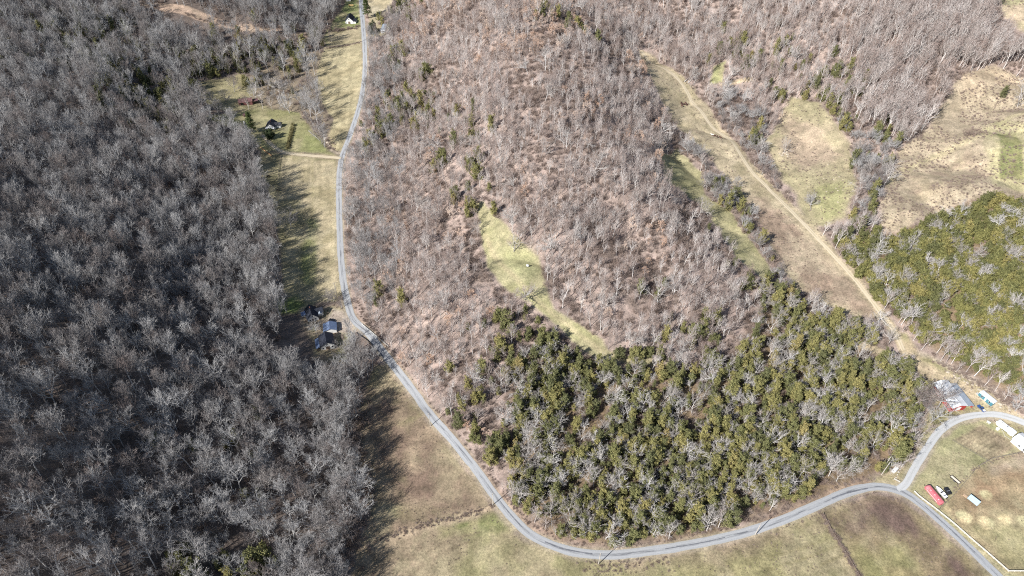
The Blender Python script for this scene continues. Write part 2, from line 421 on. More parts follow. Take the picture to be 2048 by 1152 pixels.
lay(soft(wpoly([(1000,1060),(1060,1105),(1150,1130),(1160,1170),(1020,1165),(930,1120)]), 8, 6, 18) * .6, (.25, .235, .11), (.23, .185, .11), n2)
lay(soft(wpoly([(1160,1125),(1260,1122),(1275,1140),(1220,1160),(1160,1150)]), 4, 5, 18) * .7, (.24, .175, .125))
lay(soft(OPEN['paddock'], 1.5, 1.5, 19), (.335, .305, .17), (.275, .27, .135), n2)
lay(soft(wpoly([(1880,1018),(1955,937),(2000,915),(2100,890),(2150,1200),(2013,1142)]), 1.2, .8, 20), (.285, .215, .125), (.33, .275, .16), n2)
lay(soft(wpoly([(1925,985),(1960,950),(2040,930),(2045,960),(2000,1010),(1950,1025)]), 6, 5, 21) * .6, (.28, .175, .105))
lay(soft(wpoly([(1975,930),(2060,905),(2060,930),(1985,950)]), 4, 4, 21) * .7, (.40, .32, .25))
lay(soft(wpoly([(1940,1050),(2060,1060),(2070,1150),(2015,1130)]), 6, 6, 21) * .6, (.29, .275, .13))
for hx, hy, hr in [(1973,991,3.4),(1928,1034,4.0),(1973,1045,3.5),(2010,1040,3.5),(2050,1045,3.3),(1896,1020,1.5)]:
    c = at(hx, hy); lay(soft([(c.x + hr * math.cos(a) * (1.15 if a < 3 else .9), c.y + hr * math.sin(a)) for a in np.linspace(0, 6.0, 12)], .7, .9, int(hx)), (.50, .45, .25), (.50, .40, .22), n3)
garden = wpoly([(1908,880),(1966,848),(2036,890),(1985,926)])
lay(soft(garden, 1.2, .8, 22), (.30, .235, .155), (.35, .29, .18), n2)
lay(soft(OPEN['farm_yard'], 2, 2, 23), (.37, .30, .19), (.30, .27, .14), n2)
lay(soft(wpoly([(1800,690),(1830,712),(1900,748),(1990,800),(2050,840),(2010,828),(1960,806),(1890,765),(1820,735)]), 2, 2, 24) * .7, (.50, .40, .27))
lay(soft(wpoly([(1955,792),(1975,784),(2000,802),(1992,815)]), 2, 1.5, 24) * .8, (.52, .43, .31))
lay(soft(wpoly([(1885,800),(1935,806),(1955,824),(1900,836),(1870,850)]), 2.5, 2, 24) * .7, (.27, .25, .10))
lay(soft(OPEN['track_valley'], 2.2, 2.5, 25), (.39, .325, .215), (.345, .29, .18), n2)
lay(soft(wpoly([(1480,390),(1530,395),(1600,460),(1700,560),(1760,630),(1700,622),(1620,590),(1560,520),(1510,440)]), 5, 5, 26) * .95, (.275, .20, .148), (.31, .24, .175), n2)
lay(soft(OPEN['green_strip'], 1.6, 1.8, 27), (.32, .30, .15), (.36, .33, .18), n2)
lay(soft(OPEN['rocky_field'], 2.5, 3, 28), (.37, .305, .205), (.33, .29, .17), n1)
lay(soft(wpoly([(1630,370),(1690,360),(1700,420),(1650,440),(1625,410)]), 5, 6, 28) * .6, (.27, .28, .11))
lay(soft(wpoly([(1570,230),(1650,260),(1680,310),(1600,340),(1560,290)]), 7, 7, 28) * .7, (.38, .285, .215))
lay(soft(OPEN['upper_right_field'], 2.5, 3, 29), (.39, .32, .225), (.335, .275, .19), n2)
lay(soft(wpoly([(1850,330),(1950,300),(1975,350),(1900,395),(1820,430),(1790,400)]), 9, 9, 30) * .7, (.30, .225, .165), (.36, .29, .19), n3)
lay(line_w(smooth_line(wl([(1765,370),(1830,330),(1900,300),(1960,270),(2010,240),(2060,225)])), 3, 2, 1.5, 3) * .8, (.42, .36, .215))
lay(soft(wpoly([(1960,262),(2000,240),(2060,250),(2060,380),(1990,370)]), 4, 3, 31) * .8, (.40, .37, .19))
lay(soft(wpoly([(1990,263),(2032,261),(2050,357),(1999,357)]), .8, .3, 32), (.205, .22, .085), (.23, .225, .095), n3)
lay(soft(wpoly([(1925,150),(1975,130),(2050,160),(2040,175),(1980,165),(1960,200),(1930,190)]), 4, 4, 33) * .6, (.45, .35, .24))
lay(soft(OPEN['small_clearing'], 1.5, 1.5, 34), (.30, .30, .135), (.35, .32, .17), n2)
lay(soft(OPEN['clearing_path'], 1.2, 1, 35), (.44, .35, .23))
lay(soft(OPEN['meadow'], 1.3, 1.2, 36), (.365, .335, .185), (.32, .305, .15), n2)
lay(soft(wpoly([(1000,500),(1060,505),(1078,540),(1060,570),(1020,545)]), 5, 4, 37) * .6, (.29, .30, .135))
lay(line_w(smooth_line(wl([(970,470),(990,515),(1030,555),(1080,605),(1150,662),(1200,700),(1240,716),(1310,724)])), 1.6, 1.2, .8, 37) * .6, (.43, .36, .215))
lay(soft(OPEN['cedar_gap'], 1.5, 1.5, 38), (.43, .35, .23))
lay(soft(OPEN['corner_field'], 3, 3, 39), (.40, .37, .21), (.45, .36, .25), n2)
lay(soft(OPEN['bank'], 1.5, 1.5, 40), (.44, .315, .235), (.36, .27, .20), n2)
lay(soft(OPEN['house_plot'], 2, 2, 41), (.28, .225, .16), (.24, .23, .11), n2)
# wheel tracks, plough lines, worn lines
for ln, c in [([(752,790),(775,870),(795,940),(812,1010),(818,1032),(800,1045)], (.155, .125, .085)), ([(790,770),(840,880),(876,970),(886,1005)], (.155, .125, .085)), ([(800,1048),(860,1028),(905,1010)], (.155, .125, .085)),
              ([(700,1090),(770,1120),(830,1115),(900,1080),(960,1065)], (.17, .13, .085)), ([(800,1165),(880,1110),(960,1075)], (.17, .13, .085)), ([(790,1110),(810,1122),(850,1115)], (.15, .12, .08)),
              ([(1530,1140),(1600,1120),(1680,1090)], (.21, .18, .085)), ([(1640,1130),(1700,1105)], (.20, .17, .085)), ([(1500,1120),(1580,1103),(1650,1080)], (.21, .18, .085)),
              ([(1905,905),(1909,918),(1913,942)], (.42, .33, .20)), ([(1925,930),(1924,955)], (.42, .34, .21)), ([(1690,495),(1700,530),(1760,590)], (.36, .28, .19)),
              ([(1302,120),(1350,175),(1400,245),(1440,292)], (.32, .275, .16)), ([(625,322),(625,430),(622,560)], (.27, .235, .12))]:
    lay(line_w(smooth_line(wl(ln)), .45, .5, .4, 9) * .75, c)
gd = smooth_line(wl([(1908,880),(1985,926)]), 2); ge = wl([(1908,880), (1966,848)])
for k in range(9):
    a = np.array(at(1913 + 72 * k / 9, 881 + 42 * k / 9)[:2]); b = np.array(at(1966 + 66 * k / 9, 851 + 39 * k / 9)[:2])
    lay(line_w(np.array([a, b]), .4, .5, .5, k) * .8, (.17, .13, .09))
for rn, (ln, w) in road_w.items():
    lay(line_w(ln, w / 2 + .9, 1.1, .9, 50) * .85, {'road': (.33, .285, .195), 'farm_lane': (.37, .33, .25)}.get(rn, (.40, .33, .21)))
lay(line_w(road_w['dirt_track'][0], 1.3, .7, .4, 51), (.47, .38, .26), (.52, .44, .32), n2)
lay(soft(parking, 2, 1.5, 52), (.42, .36, .31), (.36, .30, .25), n2)
# creek gravel below the wood and the wash by the upper house
lay(line_w(smooth_line(wl([(600,225),(622,246),(638,262),(652,275),(660,296),(676,306)])), 1.3, .9, 1.2, 53), (.46, .38, .30), (.16, .13, .10), n3)
lay(line_w(smooth_line(wl([(690,1055),(692,1075),(688,1100),(690,1140)])), 1.0, .9, 1.0, 54), (.42, .40, .38), (.2, .18, .16), n3)
lay(line_w(smooth_line(wl([(700,600),(716,640),(745,672),(790,728),(880,842),(1000,985),(1075,1058),(1180,1086)])), 1.2, 1.4, 1.2, 55) * .7, (.30, .21, .16))
lay(line_w(smooth_line(wl([(1520,1050),(1640,1000),(1735,962)])), 2.2, 1.6, 1.5, 56) * .8, (.31, .215, .155))
lay(line_w(smooth_line(wl([(1840,705),(1900,735),(1960,765),(2040,815)])), 1.4, 1.2, 1.5, 57) * .6, (.46, .39, .31))
base = base * (0.80 + 0.4 * n3[..., None])
# mower and harrow streaks: fine stripes along each field
def streaks(key, p, q, amp, wdt=1.6, ln_=55):
    global base
    a, b = np.array(at(*p)[:2]), np.array(at(*q)[:2]); d = (b - a) / np.linalg.norm(b - a)
    s = (vnoise((GX * -d[1] + GY * d[0]) / wdt, (GX * d[0] + GY * d[1]) / ln_, 1.0, 77) - .5) * 2 * amp
    base = base * (1 + (s * soft(OPEN[key], 2, 1, 5))[..., None])
streaks('valley_field', (640, 330), (650, 590), .16); streaks('upper_field', (690, 110), (670, 260), .12); streaks('road_field', (760, 780), (880, 1010), .15, 2.2, 60)
streaks('upper_right_field', (1800, 330), (1990, 300), .10, 2.5, 30); streaks('track_valley', (1400, 220), (1700, 560), .12, 2, 45)
for key, col in (('road_field', (.40, .35, .21)), ('paddock', (.42, .37, .23)), ('valley_field', (.42, .37, .25)), ('upper_right_field', (.45, .38, .27)), ('track_valley', (.45, .38, .26))):
    lay(soft(OPEN[key], 2, 1, 5) * np.clip((fbm(GX, GY, 11, 84, 4) - .52) * 7, 0, 1) * .38, col)
lay(soft(OPEN['road_field'], 2, 1, 5) * np.clip((fbm(GX, GY, 24, 86, 4) - .54) * 7, 0, 1) * .5, (.22, .225, .085))
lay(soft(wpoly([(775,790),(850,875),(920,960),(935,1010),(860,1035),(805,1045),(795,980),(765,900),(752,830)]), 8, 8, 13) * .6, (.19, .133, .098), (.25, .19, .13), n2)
lay(soft(wpoly([(1690,1045),(1740,1014),(1790,1016),(1830,1046),(1900,1108),(1945,1160),(1870,1160),(1800,1085),(1745,1080)]), 7, 8, 17) * .7, (.15, .102, .086), (.20, .155, .095), n2)
for a_, sc_n, sd in ((.42, 9, 81), (.32, 3.2, 82)):
    base = base * (1 + a_ * (fbm(GX, GY, sc_n, sd, 2) - .5))[..., None]

ny, nx = GX.shape
me = bpy.data.meshes.new('ground')
idx = np.arange(ny * nx).reshape(ny, nx)
q = np.stack([idx[:-1, :-1], idx[:-1, 1:], idx[1:, 1:], idx[1:, :-1]], -1).reshape(-1, 4)
me.vertices.add(ny * nx)
me.vertices.foreach_set('co', np.stack([gxf, gyf, GZ.ravel()], -1).astype(np.float32).ravel())
me.loops.add(q.size); me.loops.foreach_set('vertex_index', q.ravel().astype(np.int32))
me.polygons.add(len(q)); me.polygons.foreach_set('loop_start', np.arange(0, q.size, 4, dtype=np.int32))
me.polygons.foreach_set('use_smooth', np.ones(len(q), bool))
me.update(calc_edges=True)
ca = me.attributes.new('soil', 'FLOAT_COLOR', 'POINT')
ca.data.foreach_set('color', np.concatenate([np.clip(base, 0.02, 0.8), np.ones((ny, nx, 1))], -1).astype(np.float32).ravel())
ground = bpy.data.objects.new('ground', me); COL.objects.link(ground)
tag(ground, kind='structure', label='winter grass, dry fields and leaf litter covering the valley and hills')

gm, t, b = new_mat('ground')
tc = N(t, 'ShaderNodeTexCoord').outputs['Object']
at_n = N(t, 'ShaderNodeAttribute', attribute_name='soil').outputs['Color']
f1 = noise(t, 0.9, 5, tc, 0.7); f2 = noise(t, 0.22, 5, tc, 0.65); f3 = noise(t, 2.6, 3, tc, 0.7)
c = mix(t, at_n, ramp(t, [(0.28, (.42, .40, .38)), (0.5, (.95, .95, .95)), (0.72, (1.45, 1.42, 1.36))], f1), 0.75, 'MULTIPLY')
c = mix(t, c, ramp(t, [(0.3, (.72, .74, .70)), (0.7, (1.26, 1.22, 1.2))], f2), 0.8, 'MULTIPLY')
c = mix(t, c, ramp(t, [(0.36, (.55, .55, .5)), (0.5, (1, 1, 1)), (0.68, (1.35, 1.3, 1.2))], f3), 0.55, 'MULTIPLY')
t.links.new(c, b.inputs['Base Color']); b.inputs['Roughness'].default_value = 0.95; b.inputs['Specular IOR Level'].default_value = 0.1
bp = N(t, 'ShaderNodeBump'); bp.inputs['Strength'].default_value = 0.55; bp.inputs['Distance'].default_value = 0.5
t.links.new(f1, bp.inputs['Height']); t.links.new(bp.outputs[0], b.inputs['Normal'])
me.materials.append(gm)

# ------------------------------------------------------------------ road surfaces
def ribbon(name, line, w, mat, lift, label, wv=0.12):
    pts = line; n = len(pts)
    tang = np.gradient(pts, axis=0); tang /= np.linalg.norm(tang, axis=1)[:, None] + 1e-9
    nor = np.stack([-tang[:, 1], tang[:, 0]], 1)
    off = np.linspace(-.5, .5, 7)
    s = np.concatenate([[0], np.cumsum(np.linalg.norm(np.diff(pts, axis=0), axis=1))])
    V = []; UV = []
    for i in range(n):
        for o in off:
            e = (vnoise(s[i], o * 50, 4.0, 3) - .5) * wv * 4 if abs(o) > .45 else 0
            x, y = pts[i] + nor[i] * (o * w + e * (1 if o > 0 else -1))
            V.append((x, y)); UV.append((o, s[i]))
    V = np.array(V); Z = hgt(V[:, 0], V[:, 1]) + lift + 0.05 * (1 - 4 * np.tile(off, n) ** 2)
    m = len(off); F = []
    for i in range(n - 1):
        for k in range(m - 1):
            F.append((i * m + k, (i + 1) * m + k, (i + 1) * m + k + 1, i * m + k + 1)[::-1])
    me = bpy.data.meshes.new(name); me.from_pydata(np.column_stack([V, Z]).tolist(), [], F); me.update()
    uv = me.uv_layers.new(name='UVMap')
    li = np.empty(len(me.loops), np.int32); me.loops.foreach_get('vertex_index', li)
    uv.data.foreach_set('uv', np.array(UV, np.float32)[li].ravel())
    me.polygons.foreach_set('use_smooth', [True] * len(F))
    me.materials.append(mat)
    o = bpy.data.objects.new(name, me); COL.objects.link(o)
    return tag(o, label, kind='structure')
def road_mat(name, c_lo, c_hi, seam, track):
    m, t, b = new_mat(name)
    uv = N(t, 'ShaderNodeTexCoord').outputs['UV']
    sx = N(t, 'ShaderNodeSeparateXYZ'); t.links.new(uv, sx.inputs[0])
    cx = N(t, 'ShaderNodeCombineXYZ')
    a = N(t, 'ShaderNodeMath', operation='MULTIPLY', in_1=10.0) if False else N(t, 'ShaderNodeMath', operation='MULTIPLY')
    a.inputs[1].default_value = 5.0; t.links.new(sx.outputs[0], a.inputs[0]); t.links.new(a.outputs[0], cx.inputs[0])
    k = N(t, 'ShaderNodeMath', operation='MULTIPLY'); k.inputs[1].default_value = 0.07; t.links.new(sx.outputs[1], k.inputs[0]); t.links.new(k.outputs[0], cx.inputs[1])
    streak = noise(t, 1.3, 5, cx.outputs[0], 0.6)
    fine = noise(t, 1.6, 4, N(t, 'ShaderNodeTexCoord').outputs['Object'], 0.6)
    c = ramp(t, [(0.3, c_lo), (0.7, c_hi)], fine)
    ab = N(t, 'ShaderNodeMath', operation='ABSOLUTE'); t.links.new(sx.outputs[0], ab.inputs[0])
    centre = ramp(t, [(0.0, (1, 1, 1)), (0.10, (.55, .55, .55)), (0.2, (0, 0, 0)), (.5, (0, 0, 0))], ab.outputs[0])
    sk = ramp(t, [(0.46, (0, 0, 0)), (0.60, (1, 1, 1))], streak)
    mm = N(t, 'ShaderNodeMath', operation='MULTIPLY'); t.links.new(centre, mm.inputs[0]); t.links.new(sk, mm.inputs[1])
    c = mix(t, c, seam, mm.outputs[0])
    wheel = ramp(t, [(0.0, (0, 0, 0)), (0.16, (0, 0, 0)), (0.25, (1, 1, 1)), (.36, (.2, .2, .2)), (.5, (0, 0, 0))], ab.outputs[0])
    wk = N(t, 'ShaderNodeMath', operation='MULTIPLY'); wk.inputs[1].default_value = .5; t.links.new(wheel, wk.inputs[0])
    c = mix(t, c, track, wk.outputs[0])
    edge = ramp(t, [(0.0, (0, 0, 0)), (0.42, (0, 0, 0)), (.5, (1, 1, 1))], ab.outputs[0])
    ek = N(t, 'ShaderNodeMath', operation='MULTIPLY'); t.links.new(edge, ek.inputs[0]); t.links.new(ramp(t, [(.4, (.1, .1, .1)), (.6, (.9, .9, .9))], fine), ek.inputs[1])
    c = mix(t, c, (.36, .33, .27), ek.outputs[0])
    t.links.new(c, b.inputs['Base Color']); b.inputs['Roughness'].default_value = 0.85; b.inputs['Specular IOR Level'].default_value = 0.2
    return m
M_road = road_mat('asphalt', (.26, .266, .272), (.34, .348, .355), (.10, .104, .115), (.375, .38, .385))
M_lane = road_mat('gravel', (.37, .375, .375), (.46, .465, .46), (.33, .33, .31), (.48, .48, .475))
M_dirt = road_mat('dirt', (.42, .35, .25), (.50, .43, .31), (.30, .26, .14), (.52, .45, .33))
ribbon('road', *road_w['road'], M_road, 0.05, 'grey asphalt lane winding along the valley floor')
M_patch = paint('tar', (.12, .125, .14), .8, .3, 1.4, dirt=(.26, .265, .275))
for k_, (pts, w_) in enumerate([([(1664, 997), (1690, 987), (1716, 980.5), (1735, 976.5)], 1.5), ([(1090, 1084), (1125, 1097), (1160, 1104.5), (1185, 1108)], 1.3), ([(1330, 1098), (1400, 1086), (1450, 1075)], .9), ([(1850, 1013), (1900, 1058), (1950, 1105)], .8), ([(1000, 1003), (1022, 1030), (1045, 1055)], 1.0)]):
    o_ = ribbon('asphalt_patch', smooth_line([at(*p) for p in pts]), w_, M_patch, 0.062, 'dark tar patch on the grey lane', .35)
ribbon('farm_lane', *road_w['farm_lane'], M_lane, 0.058, 'pale gravel lane curving round the paddock to the barn')
ribbon('house_drive', *road_w['house_drive'], M_dirt, 0.058, 'pale dirt drive from the road to the upper white house')
ribbon('dirt_track', *road_w['dirt_track'], M_dirt, 0.05, 'narrow dirt track running down the side valley')
# ------------------------------------------------------------------ tree materials
def bark_mat(name, stops, twig=False):
    m, t, b = new_mat(name)
    rnd = N(t, 'ShaderNodeObjectInfo').outputs['Random']
    c = ramp(t, stops, rnd)
    tc = N(t, 'ShaderNodeTexCoord').outputs['Object']
    c = mix(t, c, ramp(t, [(0.3, (.62, .60, .58)), (0.7, (1.3, 1.28, 1.25))], noise(t, 1.1, 4, tc, 0.65)), 0.7, 'MULTIPLY')
    t.links.new(c, b.inputs['Base Color']); b.inputs['Roughness'].default_value = 0.9; b.inputs['Specular IOR Level'].default_value = 0.1
    return m
M_bark = bark_mat('bark', [(0.0, (.23, .21, .20)), (0.4, (.335, .325, .318)), (0.8, (.43, .425, .42)), (1.0, (.58, .57, .56))])
M_twig = bark_mat('twigs', [(0.0, (.215, .175, .16)), (0.25, (.265, .243, .234)), (0.62, (.325, .318, .315)), (1.0, (.42, .415, .41))])
M_slimbark = bark_mat('slim_bark', [(0.0, (.30, .255, .235)), (0.45, (.46, .42, .395)), (1.0, (.70, .675, .65))])
M_slimtwig = bark_mat('slim_twigs', [(0.0, (.29, .215, .185)), (0.4, (.36, .295, .27)), (1.0, (.46, .415, .395))])
M_palebark = bark_mat('pale_bark', [(0.0, (.44, .41, .385)), (0.5, (.55, .53, .51)), (1.0, (.66, .645, .63))])
M_paletwig = bark_mat('pale_twigs', [(0.0, (.33, .30, .275)), (0.5, (.42, .395, .375)), (1.0, (.50, .48, .46))])
M_brush = bark_mat('brush_twigs', [(0.0, (.22, .165, .14)), (0.4, (.30, .235, .20)), (1.0, (.39, .32, .28))])
M_tanleaf = bark_mat('dry_leaves', [(0.0, (.52, .35, .25)), (0.5, (.60, .44, .34)), (1.0, (.62, .50, .41))])
def leaf_mat(name, stops):
    m, t, b = new_mat(name)
    rnd = N(t, 'ShaderNodeObjectInfo').outputs['Random']
    tc = N(t, 'ShaderNodeTexCoord').outputs['Object']
    c = ramp(t, stops, rnd)
    c = mix(t, c, ramp(t, [(0.32, (.62, .66, .6)), (0.7, (1.38, 1.33, 1.28))], noise(t, 0.8, 4, tc, 0.65)), 0.85, 'MULTIPLY')
    geo = N(t, 'ShaderNodeNewGeometry').outputs['Random Per Island']
    c = mix(t, c, ramp(t, [(0.0, (.7, .72, .65)), (1.0, (1.3, 1.26, 1.25))], geo), 0.8, 'MULTIPLY')
    t.links.new(c, b.inputs['Base Color']); b.inputs['Roughness'].default_value = 0.75; b.inputs['Specular IOR Level'].default_value = 0.15
    return m
M_cedar = leaf_mat('cedar_foliage', [(0.0, (.125, .13, .066)), (0.35, (.165, .168, .076)), (0.65, (.21, .20, .086)), (0.90, (.245, .225, .095)), (0.97, (.265, .235, .10)), (1.0, (.275, .22, .105))])
M_hillcedar = leaf_mat('hill_cedar_foliage', [(0.0, (.12, .125, .058)), (0.4, (.165, .165, .068)), (0.75, (.21, .20, .078)), (1.0, (.25, .22, .09))])  # yellower foliage of the eastern hill cedars
M_pine = leaf_mat('pine_needles', [(0.0, (.06, .085, .03)), (1.0, (.09, .115, .045))])
M_dark = leaf_mat('dark_evergreen', [(0.0, (.042, .058, .028)), (1.0, (.06, .076, .036))])
M_cedarbark = paint('cedar_bark', (.20, .15, .115), 0.9)

class TreeMesh:
    """faces collected as trunk (0), limbs (1) and twigs (2)"""
    def __init__(s): s.part = {k: MB() for k in 'tlg'}
    def stick(s, key, pts, r0, r1, n):
        k = len(pts)
        s.part[key].tube(pts, [r0 + (r1 - r0) * i / (k - 1) for i in range(k)], n)
    def strip(s, p, q, w, mid=None):
        p, q = Vector(p), Vector(q)
        d = (q - p); side = d.cross(Vector((random.gauss(0, 1), random.gauss(0, 1), random.gauss(0, 1))))
        if side.length < 1e-6: return
        side = side.normalized() * w * .5
        if mid is None:
            s.part['g'].add([p - side, p + side, q + side * .5, q - side * .5], [(0, 1, 2, 3)])
        else:
            m = Vector(mid)
            s.part['g'].add([p - side, p + side, m + side * .8, m - side * .8, q + side * .4, q - side * .4], [(0, 1, 2, 3), (3, 2, 4, 5)])
def wander(p, d, L, n, bend, up):
    pts = [Vector(p)]; d = Vector(d).normalized()
    for i in range(n):
        d = (d + Vector((random.gauss(0, bend), random.gauss(0, bend), random.gauss(0, bend) + up))).normalized()
        pts.append(pts[-1] + d * (L / n))
    return pts, d
def lerp_pts(pts, t):
    x = t * (len(pts) - 1); i = min(int(x), len(pts) - 2)
    return pts[i].lerp(pts[i + 1], x - i), (pts[i + 1] - pts[i]).normalized()
def off_dir(d, ang, az):
    a = d.orthogonal().normalized(); b = d.cross(a)
    return (d * math.cos(ang) + (a * math.cos(az) + b * math.sin(az)) * math.sin(ang)).normalized()
def bare_tree(seed, height, crown_r, clear, r_trunk, n_limb, n_branch, n_twig, n_let, spread=0.75, up=0.10, tw=0.055, fork=False, bend=0.05, lean=(0, 0)):
    random.seed(seed)
    T = TreeMesh()
    top = height * (0.86 if not fork else 0.5)
    tr, _ = wander((0, 0, -0.6), (lean[0] + random.gauss(0, .03), lean[1] + random.gauss(0, .03), 1), top, 7, bend, 0.02)
    T.stick('t', tr, r_trunk, r_trunk * (0.3 if not fork else 0.6), 6)
    az0 = random.random() * 6.28
    for i in range(n_limb):
        f = (i + random.random() * .7) / n_limb
        t = clear + (1 - clear) * f
        if fork: t = max(t, .75) if i > 1 else .99
        p, d = lerp_pts(tr, min(t, .995))
        ang = spread * (1.15 - .6 * f) + random.gauss(0, .1)
        az = az0 + i * 2.4 + random.gauss(0, .3)
        L = crown_r * (1.25 - .45 * f) * random.uniform(.8, 1.15) / max(.55, math.sin(max(ang, .5)))
        L = min(L, (height - p.z) * 1.25 + 1.0) if p.z < height - 1 else 1.4
        r = r_trunk * (.54 - .24 * f) * (1.3 if fork else 1)
        lp, ld = wander(p, off_dir(d, ang, az), L, 5, .11, up)
        T.stick('l', lp, r, r * .28, 4)
        for j in range(n_branch):
            tt = .25 + .75 * (j + random.random()) / n_branch
            bp_, bd = lerp_pts(lp, min(tt, .99))
            bl = L * random.uniform(.34, .55) * (1.15 - .45 * tt)
            bpts, bdir = wander(bp_, off_dir(bd, random.uniform(.45, .95), random.random() * 6.28), bl, 3, .14, up * 1.1)
            T.stick('l', bpts, r * .42, r * .15, 3)
            for k in range(n_twig):
                t3 = .2 + .8 * (k + random.random()) / n_twig
                tp, td = lerp_pts(bpts, min(t3, .99))
                tl = bl * random.uniform(.35, .6)
                tpts, _ = wander(tp, off_dir(td, random.uniform(.35, .95), random.random() * 6.28), tl, 2, .18, up)
                T.strip(tpts[0], tpts[2], tw * 1.25, tpts[1])
                for q in range(n_let):
                    s0, sd = lerp_pts(tpts, random.uniform(.25, 1.0) * .99)
                    T.strip(s0, s0 + off_dir(sd, random.uniform(.3, 1.0), random.random() * 6.28) * tl * random.uniform(.35, .65) + Vector((0, 0, .05)), tw)
    return T
def brush_clump(seed, h, r, n):
    random.seed(seed); T = TreeMesh()
    for i in range(n):
        a = random.random() * 6.28; q = r * .55 * math.sqrt(random.random())
        p = Vector((q * math.cos(a), q * math.sin(a), -.15))
        d = Vector((p.x / r * .9 + random.gauss(0, .28), p.y / r * .9 + random.gauss(0, .28), 1))
        L = h * random.uniform(.55, 1.1)
        pts, dd = wander(p, d, L, 3, .14, .02)
        T.strip(pts[0], pts[2], .09, pts[1]); T.strip(pts[2], pts[3], .06)
        for k in range(9):
            s0, sd = lerp_pts(pts, random.uniform(.2, 1) * .99)
            e = s0 + off_dir(sd, random.uniform(.4, 1.1), random.random() * 6.28) * L * random.uniform(.18, .4)
            T.strip(s0, e, .06)
            for w in range(2):
                m = s0.lerp(e, random.random())
                T.strip(m, m + off_dir((e - s0).normalized(), .8, random.random() * 6.28) * L * .14, .05)
    return T
def leafy(mb, c, out, size, n, flat=.35):
    """a spray of small leaf-sized faces about the point c, facing roughly along out"""
    for _ in range(n):
        p = c + Vector((random.gauss(0, 1), random.gauss(0, 1), random.gauss(0, .8))) * size * .55
        nrm = (out + Vector((random.gauss(0, 1), random.gauss(0, 1), random.gauss(0, 1))) * .8).normalized()
        a = nrm.orthogonal().normalized(); b = nrm.cross(a); an = random.random() * 6.28
        u = (a * math.cos(an) + b * math.sin(an)) * size * random.uniform(.35, .65); v = (b * math.cos(an) - a * math.sin(an)) * size * random.uniform(.16, .34)
        mb.add([p - u, p + v, p + u * 1.1, p - v], [(0, 1, 2, 3)])
def cedar(seed, h, r, n_plume=13, dens=1.0, shape='oval', base=.04):
    random.seed(seed); tr = MB(); fo = MB()
    tr.tube([(0, 0, -.5), (random.gauss(0, .1), random.gauss(0, .1), h * .5), (0, 0, h * .93)], [.19, .13, .03], 6)
    for i in range(5):     # bare snag limbs low on the trunk
        a = random.random() * 6.28; z = h * random.uniform(.1, .4)
        tr.tube([(0, 0, z), (math.cos(a) * r * .6, math.sin(a) * r * .6, z + .5)], [.05, .02], 3)
    lob = [(random.random() * 6.28, random.uniform(.12, .3), random.choice((2, 3, 3, 4))) for _ in range(3)]
    def rad(t, a):
        if shape == 'oval': e = (math.sin(math.pi * min(1, (t * .86 + .14)) ** .8)) ** .75
        elif shape == 'cone': e = (1 - t) ** .75 * min(1, (t + .08) * 6)
        else: e = math.sqrt(max(0, 1 - (2 * t - 1) ** 2)) * .98 + .02
        return r * e * (1 + sum(m * math.sin(k * a + ph + t * 5) for ph, m, k in lob) * .8)
    # plumes: each a small upright cone of sprays standing on the crown's surface
    for i in range(n_plume):
        f = (i + .5) / n_plume
        t = base + (1 - base) * (f ** .85) * .92
        a = i * 2.39996 + random.gauss(0, .3)
        q = rad(t, a) * random.uniform(.62, .95)
        c = Vector((q * math.cos(a), q * math.sin(a), h * t))
        out = Vector((math.cos(a), math.sin(a), .75)).normalized()
        ph = h * random.uniform(.13, .24); pr = r * random.uniform(.26, .42) * (1.1 - .35 * t)
        for k in range(int(26 * dens)):
            u = random.random(); aa = random.random() * 6.28; rr = pr * (1 - u) ** .6 * random.uniform(.6, 1)
            p = c + out * (u - .35) * ph + Vector((math.cos(aa) * rr, math.sin(aa) * rr, (u - .35) * ph * .9))
            leafy(fo, p, (p - c + out * .6).normalized(), .62, 5)
    for k in range(int(150 * dens)):   # inner shell so the crown is not hollow
        t = random.uniform(base, .97); a = random.random() * 6.28; q = rad(t, a) * math.sqrt(random.uniform(.25, .8))
        p = Vector((q * math.cos(a), q * math.sin(a), h * t))
        leafy(fo, p, Vector((math.cos(a), math.sin(a), .5)).normalized(), .75, 4)
    return tr, fo
def pine(seed, h, r, clear=.12):
    random.seed(seed); tr = MB(); fo = MB()
    tr.tube([(0, 0, -.5), (.1, .05, h * .5), (0, 0, h * .98)], [.34, .24, .05], 7)
    n = 46
    for i in range(n):
        t = clear + (1 - clear) * (i + random.random()) / n; a = i * 2.4 + random.gauss(0, .3)
        L = r * (1 - t * .78) * random.uniform(.72, 1.12); z = h * t
        e = Vector((math.cos(a) * L, math.sin(a) * L, z + L * random.uniform(.0, .35)))
        tr.tube([(0, 0, z), e * .5 + Vector((0, 0, z * .5 - .1)), e], [.09, .06, .02], 3)
        for k in range(16):
            u = random.uniform(.3, 1.05); p = Vector((0, 0, z)).lerp(e, u) + Vector((random.gauss(0, .35), random.gauss(0, .35), random.gauss(.15, .25)))
            leafy(fo, p, Vector((math.cos(a) * .4, math.sin(a) * .4, 1)).normalized(), .7, 5)
    return tr, fo
def to_mesh(name, chunks):
    """chunks: (MB, material) pairs, joined into one mesh with one slot each"""
    vs, fs, mi, mats = [], [], [], []
    for mb, mat in chunks:
        if not mb.f: continue
        o = len(vs); vs += mb.v; fs += [tuple(i + o for i in f) for f in mb.f]
        if mat not in mats: mats.append(mat)
        mi += [mats.index(mat)] * len(mb.f)
    me = bpy.data.meshes.new(name); me.from_pydata(vs, [], fs); me.update()
    for m in mats: me.materials.append(m)
    me.polygons.foreach_set('material_index', mi)
    return me
FORMS = {}      # kind -> list of (trunk mesh, crown mesh, joined mesh, nominal height, radius)
